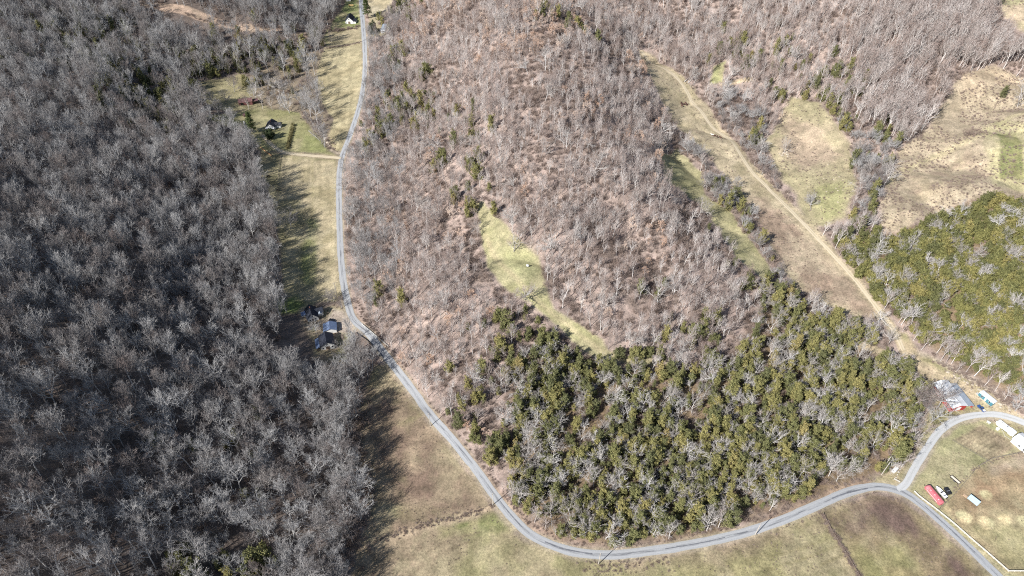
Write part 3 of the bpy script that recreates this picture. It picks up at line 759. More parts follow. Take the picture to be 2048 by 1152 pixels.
def add_bare(kind, T, h, r, bark, twig, leaf=None):
    P = T.part
    extra = [(leaf[0], leaf[1])] if leaf else []
    FORMS.setdefault(kind, []).append((to_mesh('trunk', [(P['t'], bark)]), to_mesh('crown', [(P['l'], bark), (P['g'], twig)] + extra),
        to_mesh(kind, [(P['t'], bark), (P['l'], bark), (P['g'], twig)] + extra), h, r))
def add_cedar(kind, tf, h, r, mat, bark=None):
    FORMS.setdefault(kind, []).append((to_mesh('trunk', [(tf[0], bark or M_cedarbark)]), to_mesh('crown', [(tf[1], mat)]), to_mesh(kind, [(tf[0], bark or M_cedarbark), (tf[1], mat)]), h, r))
for i in range(7):
    h = 21 + (i % 3) * 1.3; r = 4.6 + (i % 4) * .45
    add_bare('tall', bare_tree(100 + i, h, r, .40 + .05 * (i % 3), .34, 10, 6, 6, 2, spread=.70 + .1 * (i % 2), up=.13, tw=.070), h, r, M_bark, M_twig)
for i in range(7):
    h = 14.5 + (i % 3) * 1.5; r = 2.9 + (i % 3) * .4
    add_bare('slim', bare_tree(200 + i, h, r, .42, .26, 9, 5, 4, 2, spread=.70, up=.14, tw=.07), h, r, M_slimbark, M_slimtwig)
for i in range(5):
    h = 11.5 + (i % 3) * 1.5; r = 4.4 + (i % 2) * .6
    add_bare('pale', bare_tree(300 + i, h, r, .25, .26, 9, 6, 6, 2, spread=.95, up=.08, tw=.062, fork=(i % 2 == 0), bend=.12), h, r, M_palebark, M_paletwig)
for i in range(4):
    h = 15 + i; r = 6.2 + (i % 2) * .8
    add_bare('broad', bare_tree(400 + i, h, r, .2, .36, 12, 7, 7, 3, spread=.95, up=.11, tw=.062, fork=(i % 2 == 1), bend=.07), h, r, M_bark, M_twig)
for i in range(3):
    h = 11 + i; r = 3.2
    T = bare_tree(500 + i, h, r, .25, .17, 10, 5, 5, 1, spread=.9, up=.06, tw=.06)
    L = MB(); random.seed(600 + i)
    for f in random.sample(T.part['g'].f, min(420, len(T.part['g'].f))):
        leafy(L, Vector(T.part['g'].v[f[2]]), Vector((0, 0, 1)), .5, 3)
    add_bare('tan', T, h, r, M_slimbark, M_slimtwig, (L, M_tanleaf))
for i in range(6):
    h, r = 2.6 + .5 * (i % 3), 2.0 + .4 * (i % 2)
    add_bare('brush', brush_clump(700 + i, h, r, 34), h, r, M_brush, M_brush)
for i in range(7):
    h = 11.0 + (i % 4) * 1.2; r = 2.45 + (i % 3) * .3
    add_cedar('cedar', cedar(800 + i, h, r, 12 + i % 4, 1.0, ('cone', 'cone', 'oval', 'cone')[i % 4]), h, r, M_cedar)
for i in range(5):
    h = 8.0 + (i % 3) * 1.0; r = 2.9 + (i % 3) * .35
    add_cedar('hillcedar', cedar(900 + i, h, r, 13 + i % 3, 1.0, ('oval', 'round', 'oval')[i % 3]), h, r, M_hillcedar)

# ------------------------------------------------------------------ where trees may stand
open_mask = np.zeros(GX.shape, bool)
for k, p in OPEN.items(): open_mask |= soft(p, .5, 1.6, 60) > .5
for rn, (ln, w) in road_w.items(): open_mask |= line_w(ln, w / 2 + (3.0 if rn == 'road' else 2.2), .5, .8, 61) > .5
open_mask |= line_w(smooth_line(wl([(1500,1062),(1640,1008),(1740,965)])), 6.5, .5, 1.5, 62) > .5
open_mask |= soft(parking, 1, 1, 62) > .5
sight_mask = np.zeros(GX.shape, bool)
for k, p in OPEN.items(): sight_mask |= soft(p, .5, 1.2, 64) > .5
for rn, (ln, w) in road_w.items(): sight_mask |= line_w(ln, w / 2 + .6, .5, .3, 65) > .5
edge_w = np.zeros(GX.shape, bool)
for k in ('valley_field', 'road_field', 'house_yard', 'house_plot'): edge_w |= soft(OPEN[k], 22, 5, 66) > .04
masks = {k: soft(p, .5, 9.0 if k == 'cedar' else 5.0, 63) > .5 for k, p in REGION.items()}
cedar_p = np.zeros(GX.shape)
for (c, r, p) in cedar_w:
    rr = r * 0.5
    cedar_p = np.maximum(cedar_p, p * np.exp(-((GX - c[0]) ** 2 + (GY - c[1]) ** 2) / (2 * rr * rr)))
tan_n = fbm(GX, GY, 45, 71)
gap_n = fbm(GX, GY, 30, 72)
tone_n = fbm(GX, GY, 38, 75)
def scatter(step, seed, jit=.85):
    g = np.random.default_rng(seed)
    X, Y = np.meshgrid(np.arange(-640, 740, step), np.arange(118, 1030, step))
    X = X + (g.random(X.shape) - .5) * step * jit; Y = Y + (g.random(Y.shape) - .5) * step * jit
    X, Y = X.ravel(), Y.ravel()
    Z = hgt(X, Y)
    px, py, dep = pix(X, Y, Z)
    ok = (px > -260) & (px < 2310) & (py > -200) & (py < 1460) & ~grid_lookup(open_mask, X, Y)
    return X[ok], Y[ok], Z[ok], px[ok], py[ok], dep[ok], g.random(ok.sum()), g
PLANTS = {k: [] for k in FORMS}
def region(name, X, Y): return grid_lookup(masks[name], X, Y)
def put(kind, sel, X, Y, Z, px, py, dep, s_lo, s_hi, g):
    # where the photo shows bare land, no crown may stand in the line of sight to it
    hh = FORMS[kind][0][3] * .5 * (s_lo + s_hi) * .72
    k = (H_CAM - Z) / (H_CAM - Z - hh)
    k2 = (H_CAM - Z) / (H_CAM - Z - hh * .5)
    hide = grid_lookup(sight_mask, X * k, Y * k) | grid_lookup(sight_mask, X * k2, Y * k2)
    sel = sel & ~(hide & (g.random(len(X)) < .93))
    n = int(sel.sum())
    if n: PLANTS[kind].append(np.column_stack([X[sel], Y[sel], Z[sel], g.uniform(s_lo, s_hi, n), g.random(n) * 6.283, g.integers(0, len(FORMS[kind]), n), px[sel], py[sel], dep[sel]]))
# the western hillside wood
S = scatter(6.1, 1); X, Y, Z, px, py, dep, u, g = S
cd = grid_lookup(cedar_p, X, Y); w_ = region('west', X, Y)
sel = w_ & (u > cd) & (grid_lookup(gap_n, X, Y) > .17) & ~(region('grove', X, Y) & (g.random(len(X)) < .72))
small = g.random(len(X)) < .25
put('tall', sel & ~small, *S[:6], .64, 1.06, g); put('tall', sel & small, *S[:6], .4, .66, g)
S = scatter(6.2, 21); X, Y, Z, px, py, dep, u, g = S
put('tall', region('west', X, Y) & grid_lookup(edge_w, X, Y) & ~region('grove', X, Y) & (u < .5), *S[:6], .8, 1.15, g)
# the ridge, the north east slope, the scrub strip
S = scatter(4.3, 2); X, Y, Z, px, py, dep, u, g = S
cd = grid_lookup(cedar_p, X, Y)
ce, ea, we, ne, sc_ = (region(k, X, Y) for k in ('cedar', 'east', 'west', 'north_east', 'scrub'))
rows_ = region('rows', X, Y) | region('rows_east', X, Y) | region('rows_top', X, Y)
ridge = ~rows_ & ~ce & ~ea & ~we & (u > cd) & (grid_lookup(gap_n, X, Y) > .24)
tn = grid_lookup(tan_n, X, Y); v = g.random(len(X))
is_tan = ridge & ~ne & (v < np.clip((tn - .52) * 1.3, .015, .30)) & (px < 1330) & (px > 770)
put('tan', is_tan & ~sc_, *S[:6], .45, .85, g)
thin = np.clip(.76 + (grid_lookup(tone_n, X, Y) - .5) * 2.4, .22, .92); thin = np.where(sc_, .2, thin)
grey_toe = ridge & ~is_tan & (px < 800) & (py < 640) & (g.random(len(X)) < .6)
put('tall', grey_toe & (u < .62), *S[:6], .45, .8, g)
sl = ridge & ~is_tan & (v < thin) & ~grey_toe
put('slim', sl & ~ne, *S[:6], .45, .98, g); far_ = ne & (px > 1700) & (py < 260); put('slim', sl & ne & ~far_, *S[:6], .6, 1.1, g); put('slim', sl & far_, *S[:6], 1.0, 1.5, g)
S = scatter(6.2, 33); X, Y, Z, px, py, dep, u, g = S
rows_ = region('rows', X, Y) | region('rows_east', X, Y) | region('rows_top', X, Y)
put('broad', rows_ & (u < .6), *S[:6], .38, .72, g)
# cedars: the bottom wood, the eastern hill, scattered spots
S = scatter(4.3, 3); X, Y, Z, px, py, dep, u, g = S
ce, ea, we = (region(k, X, Y) for k in ('cedar', 'east', 'west'))
cd = grid_lookup(cedar_p, X, Y)
gp = grid_lookup(gap_n, X, Y)
pc = np.where(ce, np.clip(.66 + (gp - .5) * 1.3, .2, .92), cd * .75)
put('cedar', ~ea & (u < pc), *S[:6], .42, 1.18, g)
put('hillcedar', ea & (u < np.clip(.84 + (gp - .5) * 1.6, .35, .98)), *S[:6], .65, 1.15, g)
# pale bare trees among the cedars
S = scatter(7.6, 4); X, Y, Z, px, py, dep, u, g = S
ce, ea = region('cedar', X, Y), region('east', X, Y)
put('pale', (ce & (u < .78)) | (ea & (u < .68)), *S[:6], .5, 1.15, g)
S = scatter(17, 14); X, Y, Z, px, py, dep, u, g = S
put('pale', ~region('cedar', X, Y) & ~region('east', X, Y) & (u < np.where(region('west', X, Y), .10, .22)), *S[:6], .8, 1.4, g)
# undergrowth
S = scatter(3.6, 5); X, Y, Z, px, py, dep, u, g = S
ce, ea, we, sc_ = (region(k, X, Y) for k in ('cedar', 'east', 'west', 'scrub'))
gp = grid_lookup(gap_n, X, Y)
pb = np.where(we, .10, np.where(ea, .12, np.where(ce, .40, np.clip(.42 - (grid_lookup(tone_n, X, Y) - .5) * 2.6, .12, .95)))); pb = np.where(sc_, .95, pb); pb = np.where(region('rows', X, Y) | region('rows_east', X, Y) | region('rows_top', X, Y), .8, pb)
put('brush', u < pb, *S[:6], .55, 1.25, g)
PLANTS = {k: np.vstack(v) for k, v in PLANTS.items() if v}
def thin_near(kind, spots, rad):
    a = PLANTS[kind]; keep = np.ones(len(a), bool)
    for (x, y) in spots: keep &= np.hypot(a[:, 0] - x, a[:, 1] - y) > rad
    PLANTS[kind] = a[keep]
# ------------------------------------------------------------------ single trees one can point at
def plant(kind, form, px, py, scale, name, label, cat, group=None, rz=None, lean=None, mats=None):
    tr, cr, _, h, r = FORMS[kind][form % len(FORMS[kind])]
    p = at(px, py)
    root = thing(name, label, cat, p, random.random() * 6.28 if rz is None else rz, group)
    if lean: root.rotation_euler = (lean[0], lean[1], root.rotation_euler[2])
    root.scale = (scale,) * 3 if not hasattr(scale, '__len__') else scale
    for nm, m in (('trunk', tr), ('crown', cr)):
        if mats:
            m = m.copy(); 
            for i in range(len(m.materials)): m.materials[i] = mats[min(i, len(mats) - 1)]
        o = bpy.data.objects.new(nm, m); COL.objects.link(o); o.parent = root
    return root
random.seed(77)
add_cedar('pinetree', pine(31, 17, 5.0), 17, 5, M_pine); add_cedar('pinetree', pine(32, 19, 6.2, .22), 19, 6, M_pine)
add_cedar('roundtree', cedar(41, 9, 3.9, 24, 1.5, 'round', .02), 9, 3.9, M_dark)
add_cedar('roundtree', cedar(42, 9, 3.9, 24, 1.5, 'oval', .02), 9, 3.9, M_dark)
add_cedar('roundcedar', cedar(43, 8, 4.0, 20, 1.3, 'round', .02), 8, 4, M_cedar); add_cedar('roundcedar', cedar(44, 9.5, 4.4, 22, 1.3, 'oval', .02), 9.5, 4.4, M_cedar)
SINGLES = [
 # kind, form, base, scale, name, label, category
 ('pinetree', 0, 505, 264, 1.15, 'pine_tree', 'bushy green pine beside the driveway left of the upper white house', 'pine tree'),
 ('roundtree', 0, 541, 277, 1.0, 'evergreen_tree', 'round dark evergreen in front of the upper white house', 'evergreen tree'),
 ('pinetree', 1, 736, 37, 1.15, 'pine_tree', 'big pine leaning over the road at the far end of the valley', 'pine tree'),
 ('roundtree', 1, 747, 67, (1.25, 1.25, 1.35), 'evergreen_tree', 'broad dark evergreen between the far road and the grey mobile home', 'evergreen tree'),
 ('cedar', 2, 757, 41, .75, 'cedar_tree', 'small dark cedar behind the mobile home, left one of a pair', 'cedar tree'),
 ('cedar', 3, 764, 42, .75, 'cedar_tree', 'small dark cedar behind the mobile home, right one of a pair', 'cedar tree'),
 ('broad', 0, 579, 226, 1.1, 'bare_tree', 'tall forked bare tree behind the upper white house, at the creek', 'bare tree'),
 ('broad', 1, 622, 228, .95, 'bare_tree', 'bare tree above the sandy creek bank at the upper field', 'bare tree'),
 ('broad', 2, 641, 263, .75, 'bare_tree', 'leaning bare tree on the creek bank beside the upper field', 'bare tree'),
 ('broad', 3, 622, 248, .6, 'bare_tree', 'small bare tree above the creek bend, its shadow across the grass', 'bare tree'),
 ('slim', 1, 498, 219, 1.0, 'bare_tree', 'slender bare tree in front of the rusty barn', 'bare tree'),
 ('slim', 2, 526, 218, .9, 'bare_tree', 'slender bare tree beside the right end of the rusty barn', 'bare tree'),
 ('slim', 3, 545, 221, .9, 'bare_tree', 'middle one of the slender trees behind the upper white house', 'bare tree'),
 ('slim', 4, 563, 219, .9, 'bare_tree', 'slender tree next left of the tall forked tree by the creek', 'bare tree'),
 ('broad', 0, 438, 232, .95, 'bare_tree', 'bushy grey bare tree on the lawn left of the rusty barn', 'bare tree'),
 ('broad', 2, 612, 208, .9, 'bare_tree', 'grey bare tree at the left edge of the upper field', 'bare tree'),
 ('pale', 1, 560, 190, 1.3, 'white_limbed_tree', 'white sycamore above the rusty barn', 'white tree'),
 ('pale', 0, 445, 128, 1.7, 'white_limbed_tree', 'white sycamore standing out of the dark wood beyond the upper yard', 'white tree'),
 ('pale', 2, 694, 388, 1.35, 'white_limbed_tree', 'white sycamore leaning over the road below the driveway junction', 'white tree'),
 ('pale', 3, 694, 455, 1.2, 'white_limbed_tree', 'white sycamore at the road halfway along the mown strip field', 'white tree'),
 ('tall', 1, 478, 348, .9, 'bare_tree', 'bare tree standing alone in the shade at the upper end of the strip field', 'bare tree'),
 ('tall', 3, 497, 395, .85, 'bare_tree', 'rounded bare tree at the wood edge, below the lone shaded tree', 'bare tree'),
 ('broad', 1, 583, 458, .9, 'bare_tree', 'broad bare tree alone in the middle of the strip field', 'bare tree'),
 ('broad', 3, 655, 606, .6, 'bare_tree', 'bushy bare tree behind the white gabled house', 'bare tree'),
 ('broad', 0, 684, 616, .55, 'bare_tree', 'bare tree between the parking area and the road bend', 'bare tree'),
 ('broad', 2, 668, 603, .5, 'bare_tree', 'low bare tree by the utility pole at the end of the strip field', 'bare tree'),
 ('broad', 1, 633, 668, .5, 'bare_tree', 'bare tree in front of the white gable of the house', 'bare tree'),
 ('broad', 0, 702, 720, .85, 'bare_tree', 'big bare tree below the white barn, shading the field corner', 'bare tree'),
 ('broad', 3, 722, 735, 1.0, 'bare_tree', 'spreading bare tree at the top corner of the brown field', 'bare tree'),
 ('tall', 4, 672, 775, .9, 'bare_tree', 'tall bare tree at the wood edge below the white barn', 'bare tree'),
 ('broad', 2, 1028, 503, .95, 'dark_bare_tree', 'dark twiggy tree alone in the hilltop meadow', 'bare tree'),
 ('cedar', 0, 988, 430, 1.1, 'cedar_tree', 'dark cedar at the upper tip of the hilltop meadow', 'cedar tree'),
 ('roundcedar', 0, 1238, 713, .85, 'cedar_tree', 'round dark cedar in the meadow gap, left one of three', 'cedar tree'),
 ('roundcedar', 1, 1271, 718, 1.1, 'cedar_tree', 'round dark cedar in the meadow gap, middle and biggest of three', 'cedar tree'),
 ('roundcedar', 0, 1297, 711, .8, 'cedar_tree', 'round dark cedar in the meadow gap, right one of three', 'cedar tree'),
 ('pale', 0, 1413, 1062, 1.25, 'white_limbed_tree', 'big spreading white tree at the roadside below the cedars', 'white tree'),
 ('pale', 2, 1337, 1078, 1.0, 'white_limbed_tree', 'crooked white tree by the road, next left of the big spreading one', 'white tree'),
 ('pale', 4, 1212, 1078, 1.25, 'white_limbed_tree', 'white twiggy tree above the road where the bend bottoms out', 'white tree'),
 ('pale', 3, 1140, 1040, 1.2, 'white_limbed_tree', 'white tree behind the low cedars of the road bend', 'white tree'),
 ('pale', 1, 1100, 1035, 1.25, 'white_limbed_tree', 'white branching tree at the left corner of the cedar wood', 'white tree'),
 ('broad', 3, 1822, 812, 1.1, 'bare_tree', 'big grey bare tree at the cedar wood edge facing the red barn', 'bare tree'),
 ('broad', 1, 1873, 817, 1.1, 'bare_tree', 'big bare tree whose crown covers the red barn roof', 'bare tree'),
 ('broad', 2, 1861, 846, .95, 'bare_tree', 'low bare tree between the red barn and the lane bend', 'bare tree'),
 ('broad', 0, 1822, 862, .8, 'bare_tree', 'grey bare tree at the cedar wood edge above the lane', 'bare tree'),
 ('broad', 2, 2030, 822, .95, 'bare_tree', 'pale leaning tree by the rocky bank above the camper', 'bare tree'),
 ('pale', 2, 1823, 648, 1.3, 'white_limbed_tree', 'white tree at the foot of the eastern cedar hill beside the dirt track', 'white tree'),
 ('pale', 4, 1757, 645, 1.1, 'white_limbed_tree', 'white bushy tree where the dirt track leaves the brown field', 'white tree'),
 ('pale', 0, 1776, 690, 1.0, 'white_limbed_tree', 'white tree by the track at the end of the brown field', 'white tree'),
 ('pale', 1, 1567, 306, .95, 'white_limbed_tree', 'pale tree alone on the rocky field', 'white tree'),
 ('broad', 1, 1720, 332, .8, 'bare_tree', 'bare tree at the corner where the rocky field meets the big upper field', 'bare tree'),
 ('broad', 3, 1745, 340, .75, 'bare_tree', 'twin bare tree right of the rocky field corner', 'bare tree'),
 ('pale', 3, 2036, 214, 1.8, 'white_limbed_tree', 'big pale tree at the edge of the upper right field', 'white tree'),
 ('cedar', 4, 2003, 194, .95, 'cedar_tree', 'small cedar beside the big pale tree of the upper field', 'cedar tree'),
 ('pale', 4, 1458, 160, 1.2, 'white_limbed_tree', 'round pale tree at the end of the clearing path', 'white tree'),
 ('broad', 0, 1412, 382, .95, 'bare_tree', 'forked bare tree between the green strip and the valley field', 'bare tree'),
 ('broad', 2, 1440, 392, .9, 'bare_tree', 'brownish bare tree right of the forked one by the green strip', 'bare tree'),
 ('cedar', 3, 1454, 420, 1.2, 'cedar_tree', 'upright cedar in the tree row beside the green strip', 'cedar tree'),
 ('broad', 1, 1375, 310, .8, 'bare_tree', 'bare tree at the head of the green strip', 'bare tree'),
 ('broad', 3, 1393, 312, .75, 'bare_tree', 'bare tree second from the head of the green strip', 'bare tree'),
 ('broad', 0, 1470, 378, .6, 'bare_tree', 'bare tree throwing a long shadow over the dirt track', 'bare tree'),
 ('slim', 3, 664, 84, .8, 'bare_tree', 'grey tree on the fence line between the far fields', 'bare tree'),
 ('slim', 5, 752, 78, .9, 'bare_tree', 'bare tree at the far roadside in front of the mobile home', 'bare tree'),
 ('slim', 0, 752, 108, .9, 'bare_tree', 'bare tree at the far roadside below the mobile home', 'bare tree'),
 ('broad', 1, 1050, 600, .8, 'dark_bare_tree', 'dark twiggy tree at the narrow waist of the hilltop meadow', 'bare tree'),
 ('broad', 0, 470, 184, .95, 'bare_tree', 'grey bushy tree in the middle of the upper yard', 'bare tree'),
 ('cedar', 2, 492, 172, .9, 'cedar_tree', 'ragged dark cedar on the upper yard above the rusty barn', 'cedar tree'),
 ('cedar', 3, 500, 176, .8, 'cedar_tree', 'lower dark cedar just above the rusty barn', 'cedar tree'),
 ('broad', 2, 508, 192, .85, 'bare_tree', 'low bare tree close behind the rusty barn', 'bare tree'),
 ('broad', 3, 428, 207, .8, 'bare_tree', 'bare tree at the left end of the upper yard', 'bare tree'),
 ('broad', 1, 452, 208, .7, 'bare_tree', 'small round bare tree left of the rusty barn', 'bare tree'),
 ('brush', 1, 1936, 272, 2.0, 'dark_shrub', 'lone dark shrub in the big upper right field', 'shrub'),
 ('cedar', 5, 397, 1150, 1.25, 'cedar_tree', 'bright green cedar low in the western wood', 'cedar tree'),
 ('cedar', 1, 512, 1140, 1.35, 'cedar_tree', 'olive cedar in the wood left of the creek', 'cedar tree'),
 ('cedar', 6, 533, 1128, 1.2, 'cedar_tree', 'olive cedar right behind the other one left of the creek', 'cedar tree'),
]
creek_row = [(1842,700),(1872,708),(1881,722),(1891,727),(1903,727),(1931,745),(1948,752),(1968,772),(1990,782)]
spots_w = []
for s in SINGLES:
    plant(*s[:5], *s[5:], mats=[M_bark, M_brush] if s[5] == 'dark_bare_tree' else None)  # dark trees: side-lit shade is put into the twig colour
    spots_w.append(at(s[2], s[3])[:2])
for i, (x, y) in enumerate(creek_row):
    plant('slim', i, x, y, (1.05, 1.05, .95), 'leaning_tree', 'leaning bare tree in the row along the rocky bank below the eastern cedar hill', 'leaning tree', 'leaning trees along the rocky bank', lean=(random.uniform(-.2, .05), random.uniform(.12, .35)), rz=random.random())
    spots_w.append(at(x, y)[:2])
for k in ('tall', 'slim', 'pale', 'tan'): 
    if k in PLANTS: thin_near(k, spots_w, 4.5)
homes = [at(*p)[:2] for p in [(618,650),(628,660),(640,668),(650,712),(660,716),(642,722),(655,730),(640,700),(632,690),(636,680),(625,640),(600,668),(588,652),(608,690),(618,722),(612,705),(596,640),(590,678),(574,692),(598,704),(620,738),(600,732),(580,668),(560,700),(640,752),(585,715)]]
for k in ('tall', 'slim', 'pale', 'brush', 'cedar'): thin_near(k, homes, 7.5)
thin_near('cedar', spots_w, 3.2); thin_near('hillcedar', spots_w, 3.0)

# ------------------------------------------------------------------ the nearest trees as things of their own, the rest of each wood as one mass
def shows(a, kind):
    hh = np.array([f[3] for f in FORMS[kind]])[a[:, 5].astype(int)] * a[:, 3]
    px, py = a[:, 6], a[:, 7]
    inside_f = (px > 10) & (px < 2038) & (py > 20) & (py < 1165)
    return np.where(inside_f, hh / a[:, 8], -1)
RG_LABEL = {
 'tall': ('bare_tree', 'bare tree', lambda x, y: ('tall grey bare tree on the lower slope of the western wood, near the creek' if x > 430 else 'tall grey bare tree on the middle slope of the western wood' if x > 200 else 'tall grey bare tree high on the western wooded slope')),
 'slim': ('slender_tree', 'slender tree', lambda x, y: 'slender pale bare tree on the lower flank of the central ridge, by the road' if x < 980 else ('slender pale bare tree on the crown of the central ridge' if x < 1330 else 'slender pale bare tree beside the side valley')),
 'broad': ('spreading_tree', 'spreading tree', lambda x, y: 'spreading bare tree in the row between the green strip and the valley field' if x < 1600 and y > 290 and x < 1400 + (y - 290) * .75 else 'spreading bare tree in the brushy rows between the track and the rocky field'),
 'tan': ('tan_leaved_tree', 'tan leaved tree', lambda x, y: 'small tree still holding tan dead leaves on the ridge above the road' if x < 960 else 'small tree still holding tan dead leaves on the ridge beyond the meadow'),
 'cedar': ('cedar_tree', 'cedar tree', lambda x, y: 'olive green cedar in the left part of the cedar wood inside the road bend' if x < 1250 else ('olive green cedar in the middle of the cedar wood inside the road bend' if x < 1520 else 'olive green cedar in the right part of the cedar wood, towards the farm lane')),
 'hillcedar': ('hill_cedar', 'hill cedar', lambda x, y: 'yellow green cedar on the eastern hill, above the dirt track' if x < 1880 else 'yellow green cedar on the eastern hill, towards its top'),
 'pale': ('white_limbed_tree', 'white tree', lambda x, y: ('white limbed bare tree among the cedars inside the road bend' if x < 1840 and x > 1010 and y > 690 else 'white limbed bare tree among the yellow green cedars of the eastern hill' if x > 1680 and y > 380 else 'white limbed bare tree standing out of the western wood' if x < 720 else 'white limbed bare tree standing out of the brown hill woods')),
}
LIMIT = {'broad': 240, 'tall': 226, 'slim': 300, 'tan': 290, 'cedar': 285, 'hillcedar': 300, 'pale': 270}
MASS_LABEL = {'broad': ('far_spreading_trees', 'spreading bare trees of the far valley rows'), 'tall': ('bare_wood', 'grey leafless wood covering the western hillside'), 'slim': ('ridge_wood', 'thin pale leafless wood covering the ridge and the north east slope'),
 'cedar': ('cedar_wood', 'dark cedars of the bottom wood and scattered through the hills'), 'hillcedar': ('hill_cedar_wood', 'yellow green cedar wood covering the eastern hill'),
 'pale': ('white_limbed_wood', 'white limbed trees scattered through the far woods'), 'tan': ('tan_leaved_wood', 'far small trees holding tan dead leaves'), 'brush': ('undergrowth', 'brown twiggy undergrowth below the trees')}
def mass(kind, a):
    name, label = MASS_LABEL[kind]
    lib = bpy.data.collections.new(kind + '_forms')
    for i, f in enumerate(FORMS[kind]):
        lib.objects.link(bpy.data.objects.new('%s_form_%02d' % (kind, i), f[2]))
    me = bpy.data.meshes.new(name)
    me.vertices.add(len(a)); me.vertices.foreach_set('co', a[:, :3].astype(np.float32).ravel())
    def attr(nm, typ, key, arr):
        t_ = me.attributes.new(nm, typ, 'POINT'); t_.data.foreach_set(key, arr.ravel())
    g_ = np.random.default_rng(len(a))
    rot = np.column_stack([g_.normal(0, .04, len(a)), g_.normal(0, .04, len(a)), a[:, 4]])
    attr('turn', 'FLOAT_VECTOR', 'vector', rot.astype(np.float32))
    sc = np.column_stack([a[:, 3], a[:, 3], a[:, 3] * g_.uniform(.88, 1.12, len(a))])
    attr('size', 'FLOAT_VECTOR', 'vector', sc.astype(np.float32))
    attr('form', 'INT', 'value', a[:, 5].astype(np.int32))
    o = bpy.data.objects.new(name, me); COL.objects.link(o)
    tag(o, label, kind='stuff')
    ng = bpy.data.node_groups.new(name, 'GeometryNodeTree')
    ng.interface.new_socket('Geometry', in_out='INPUT', socket_type='NodeSocketGeometry')
    ng.interface.new_socket('Geometry', in_out='OUTPUT', socket_type='NodeSocketGeometry')
    gi, go = ng.nodes.new('NodeGroupInput'), ng.nodes.new('NodeGroupOutput')
    ci = ng.nodes.new('GeometryNodeCollectionInfo'); ci.inputs[0].default_value = lib
    ci.inputs['Separate Children'].default_value = True; ci.inputs['Reset Children'].default_value = True
    ip = ng.nodes.new('GeometryNodeInstanceOnPoints'); ip.inputs['Pick Instance'].default_value = True
    def na(nm, typ):
        n = ng.nodes.new('GeometryNodeInputNamedAttribute'); n.data_type = typ; n.inputs[0].default_value = nm
        return n.outputs[0]
    e2r = ng.nodes.new('FunctionNodeEulerToRotation')
    L = ng.links.new
    L(gi.outputs[0], ip.inputs['Points']); L(ci.outputs[0], ip.inputs['Instance']); L(na('form', 'INT'), ip.inputs['Instance Index'])
    L(na('turn', 'FLOAT_VECTOR'), e2r.inputs[0]); L(e2r.outputs[0], ip.inputs['Rotation']); L(na('size', 'FLOAT_VECTOR'), ip.inputs['Scale'])
    L(ip.outputs[0], go.inputs[0])
    md = o.modifiers.new('trees', 'NODES'); md.node_group = ng
for kind, a in PLANTS.items():
    if kind == 'brush':
        mass(kind, a); continue
    order = np.argsort(-shows(a, kind)); lim = min(LIMIT[kind], int((shows(a, kind) > 0).sum()))
    near, rest = a[order[:lim]], a[order[lim:]]
    name, cat, lab = RG_LABEL[kind]
    for row in near:
        x, y, z, s, rz, fm, px, py, dep = row
        label = lab(px, py)
        tr, cr = FORMS[kind][int(fm)][:2]
        root = thing(name, label, cat, (x, y, z), rz, cat + 's: ' + label.split(' on ')[-1].split(' in ')[-1][:60])
        root.scale = (s, s, s * random.uniform(.9, 1.1))
        for nm, m in (('trunk', tr), ('crown', cr)):
            o = bpy.data.objects.new(nm, m); COL.objects.link(o); o.parent = root
    if len(rest): mass(kind, rest)
print('PLANTS', {k: len(v) for k, v in PLANTS.items()})
# ------------------------------------------------------------------ buildings
def frame(p1, p2, h=0.0):
    a, b = at(*p1, h), at(*p2, h)
    d = b - a; c = (a + b) * .5
    return Vector((c.x, c.y, hz(c.x, c.y))), math.atan2(-d.x, d.y), math.hypot(d.x, d.y)
M_white = paint('white_siding', (.74, .74, .72), .55, .05, .8, dirt=(.52, .50, .45))
M_whitemetal = ribbed('white_metal_roof', (.74, .76, .78), .45, .05, .6, 'Y', .1, dirt=(.56, .56, .55))
M_darkroof = ribbed('dark_roof', (.030, .034, .046), .75, .15, .5, 'Y', 0)
M_darkroof.node_tree.nodes['Principled BSDF'].inputs['Specular IOR Level'].default_value = .12
M_shingle = paint('dark_shingle', (.045, .047, .055), .85, .2, 3.0)
M_blueroof = ribbed('blue_metal_roof', (.15, .20, .31), .35, .1, .5, 'Y', .3, dirt=(.27, .32, .40))
M_greymetal = ribbed('grey_metal_roof', (.36, .41, .47), .4, .07, .6, 'Y', .25, dirt=(.28, .31, .35))
M_rust = ribbed('rusty_roof', (.135, .075, .075), .8, .2, .6, 'X', .1, dirt=(.23, .12, .09))
M_redwall = paint('red_wall', (.40, .035, .032), .65, .15, .8, dirt=(.28, .05, .04))
M_oldwood = paint('old_wood', (.19, .14, .11), .9, .25, 1.5)
M_redwood = paint('worn_red_wood', (.20, .085, .08), .9, .25, 1.5)
M_glass = paint('window_glass', (.025, .03, .04), .12, .1, .5, spec=.6)
M_door = paint('door_paint', (.16, .12, .10), .6, .1)
M_teal = paint('teal_wall', (.07, .20, .25), .5, .1, 1.0)
M_brick = paint('chimney_brick', (.24, .11, .085), .9, .2, 4)
M_concrete = paint('concrete', (.48, .47, .44), .85, .1, 1.0, dirt=(.30, .29, .27))
M_black = paint('black_paint', (.022, .022, .025), .45, .2, 1)
M_tyre = paint('rubber', (.025, .025, .025), .9, .1, 3)
M_steel = paint('galvanised_steel', (.48, .50, .52), .4, .1, 2, .6)
M_polewood = paint('pole_wood', (.46, .42, .37), .9, .12, 2)
M_fencewhite = paint('white_rail', (.62, .60, .55), .6, .08, 2)
M_fencegrey = paint('weathered_post', (.22, .19, .16), .9, .2, 2)

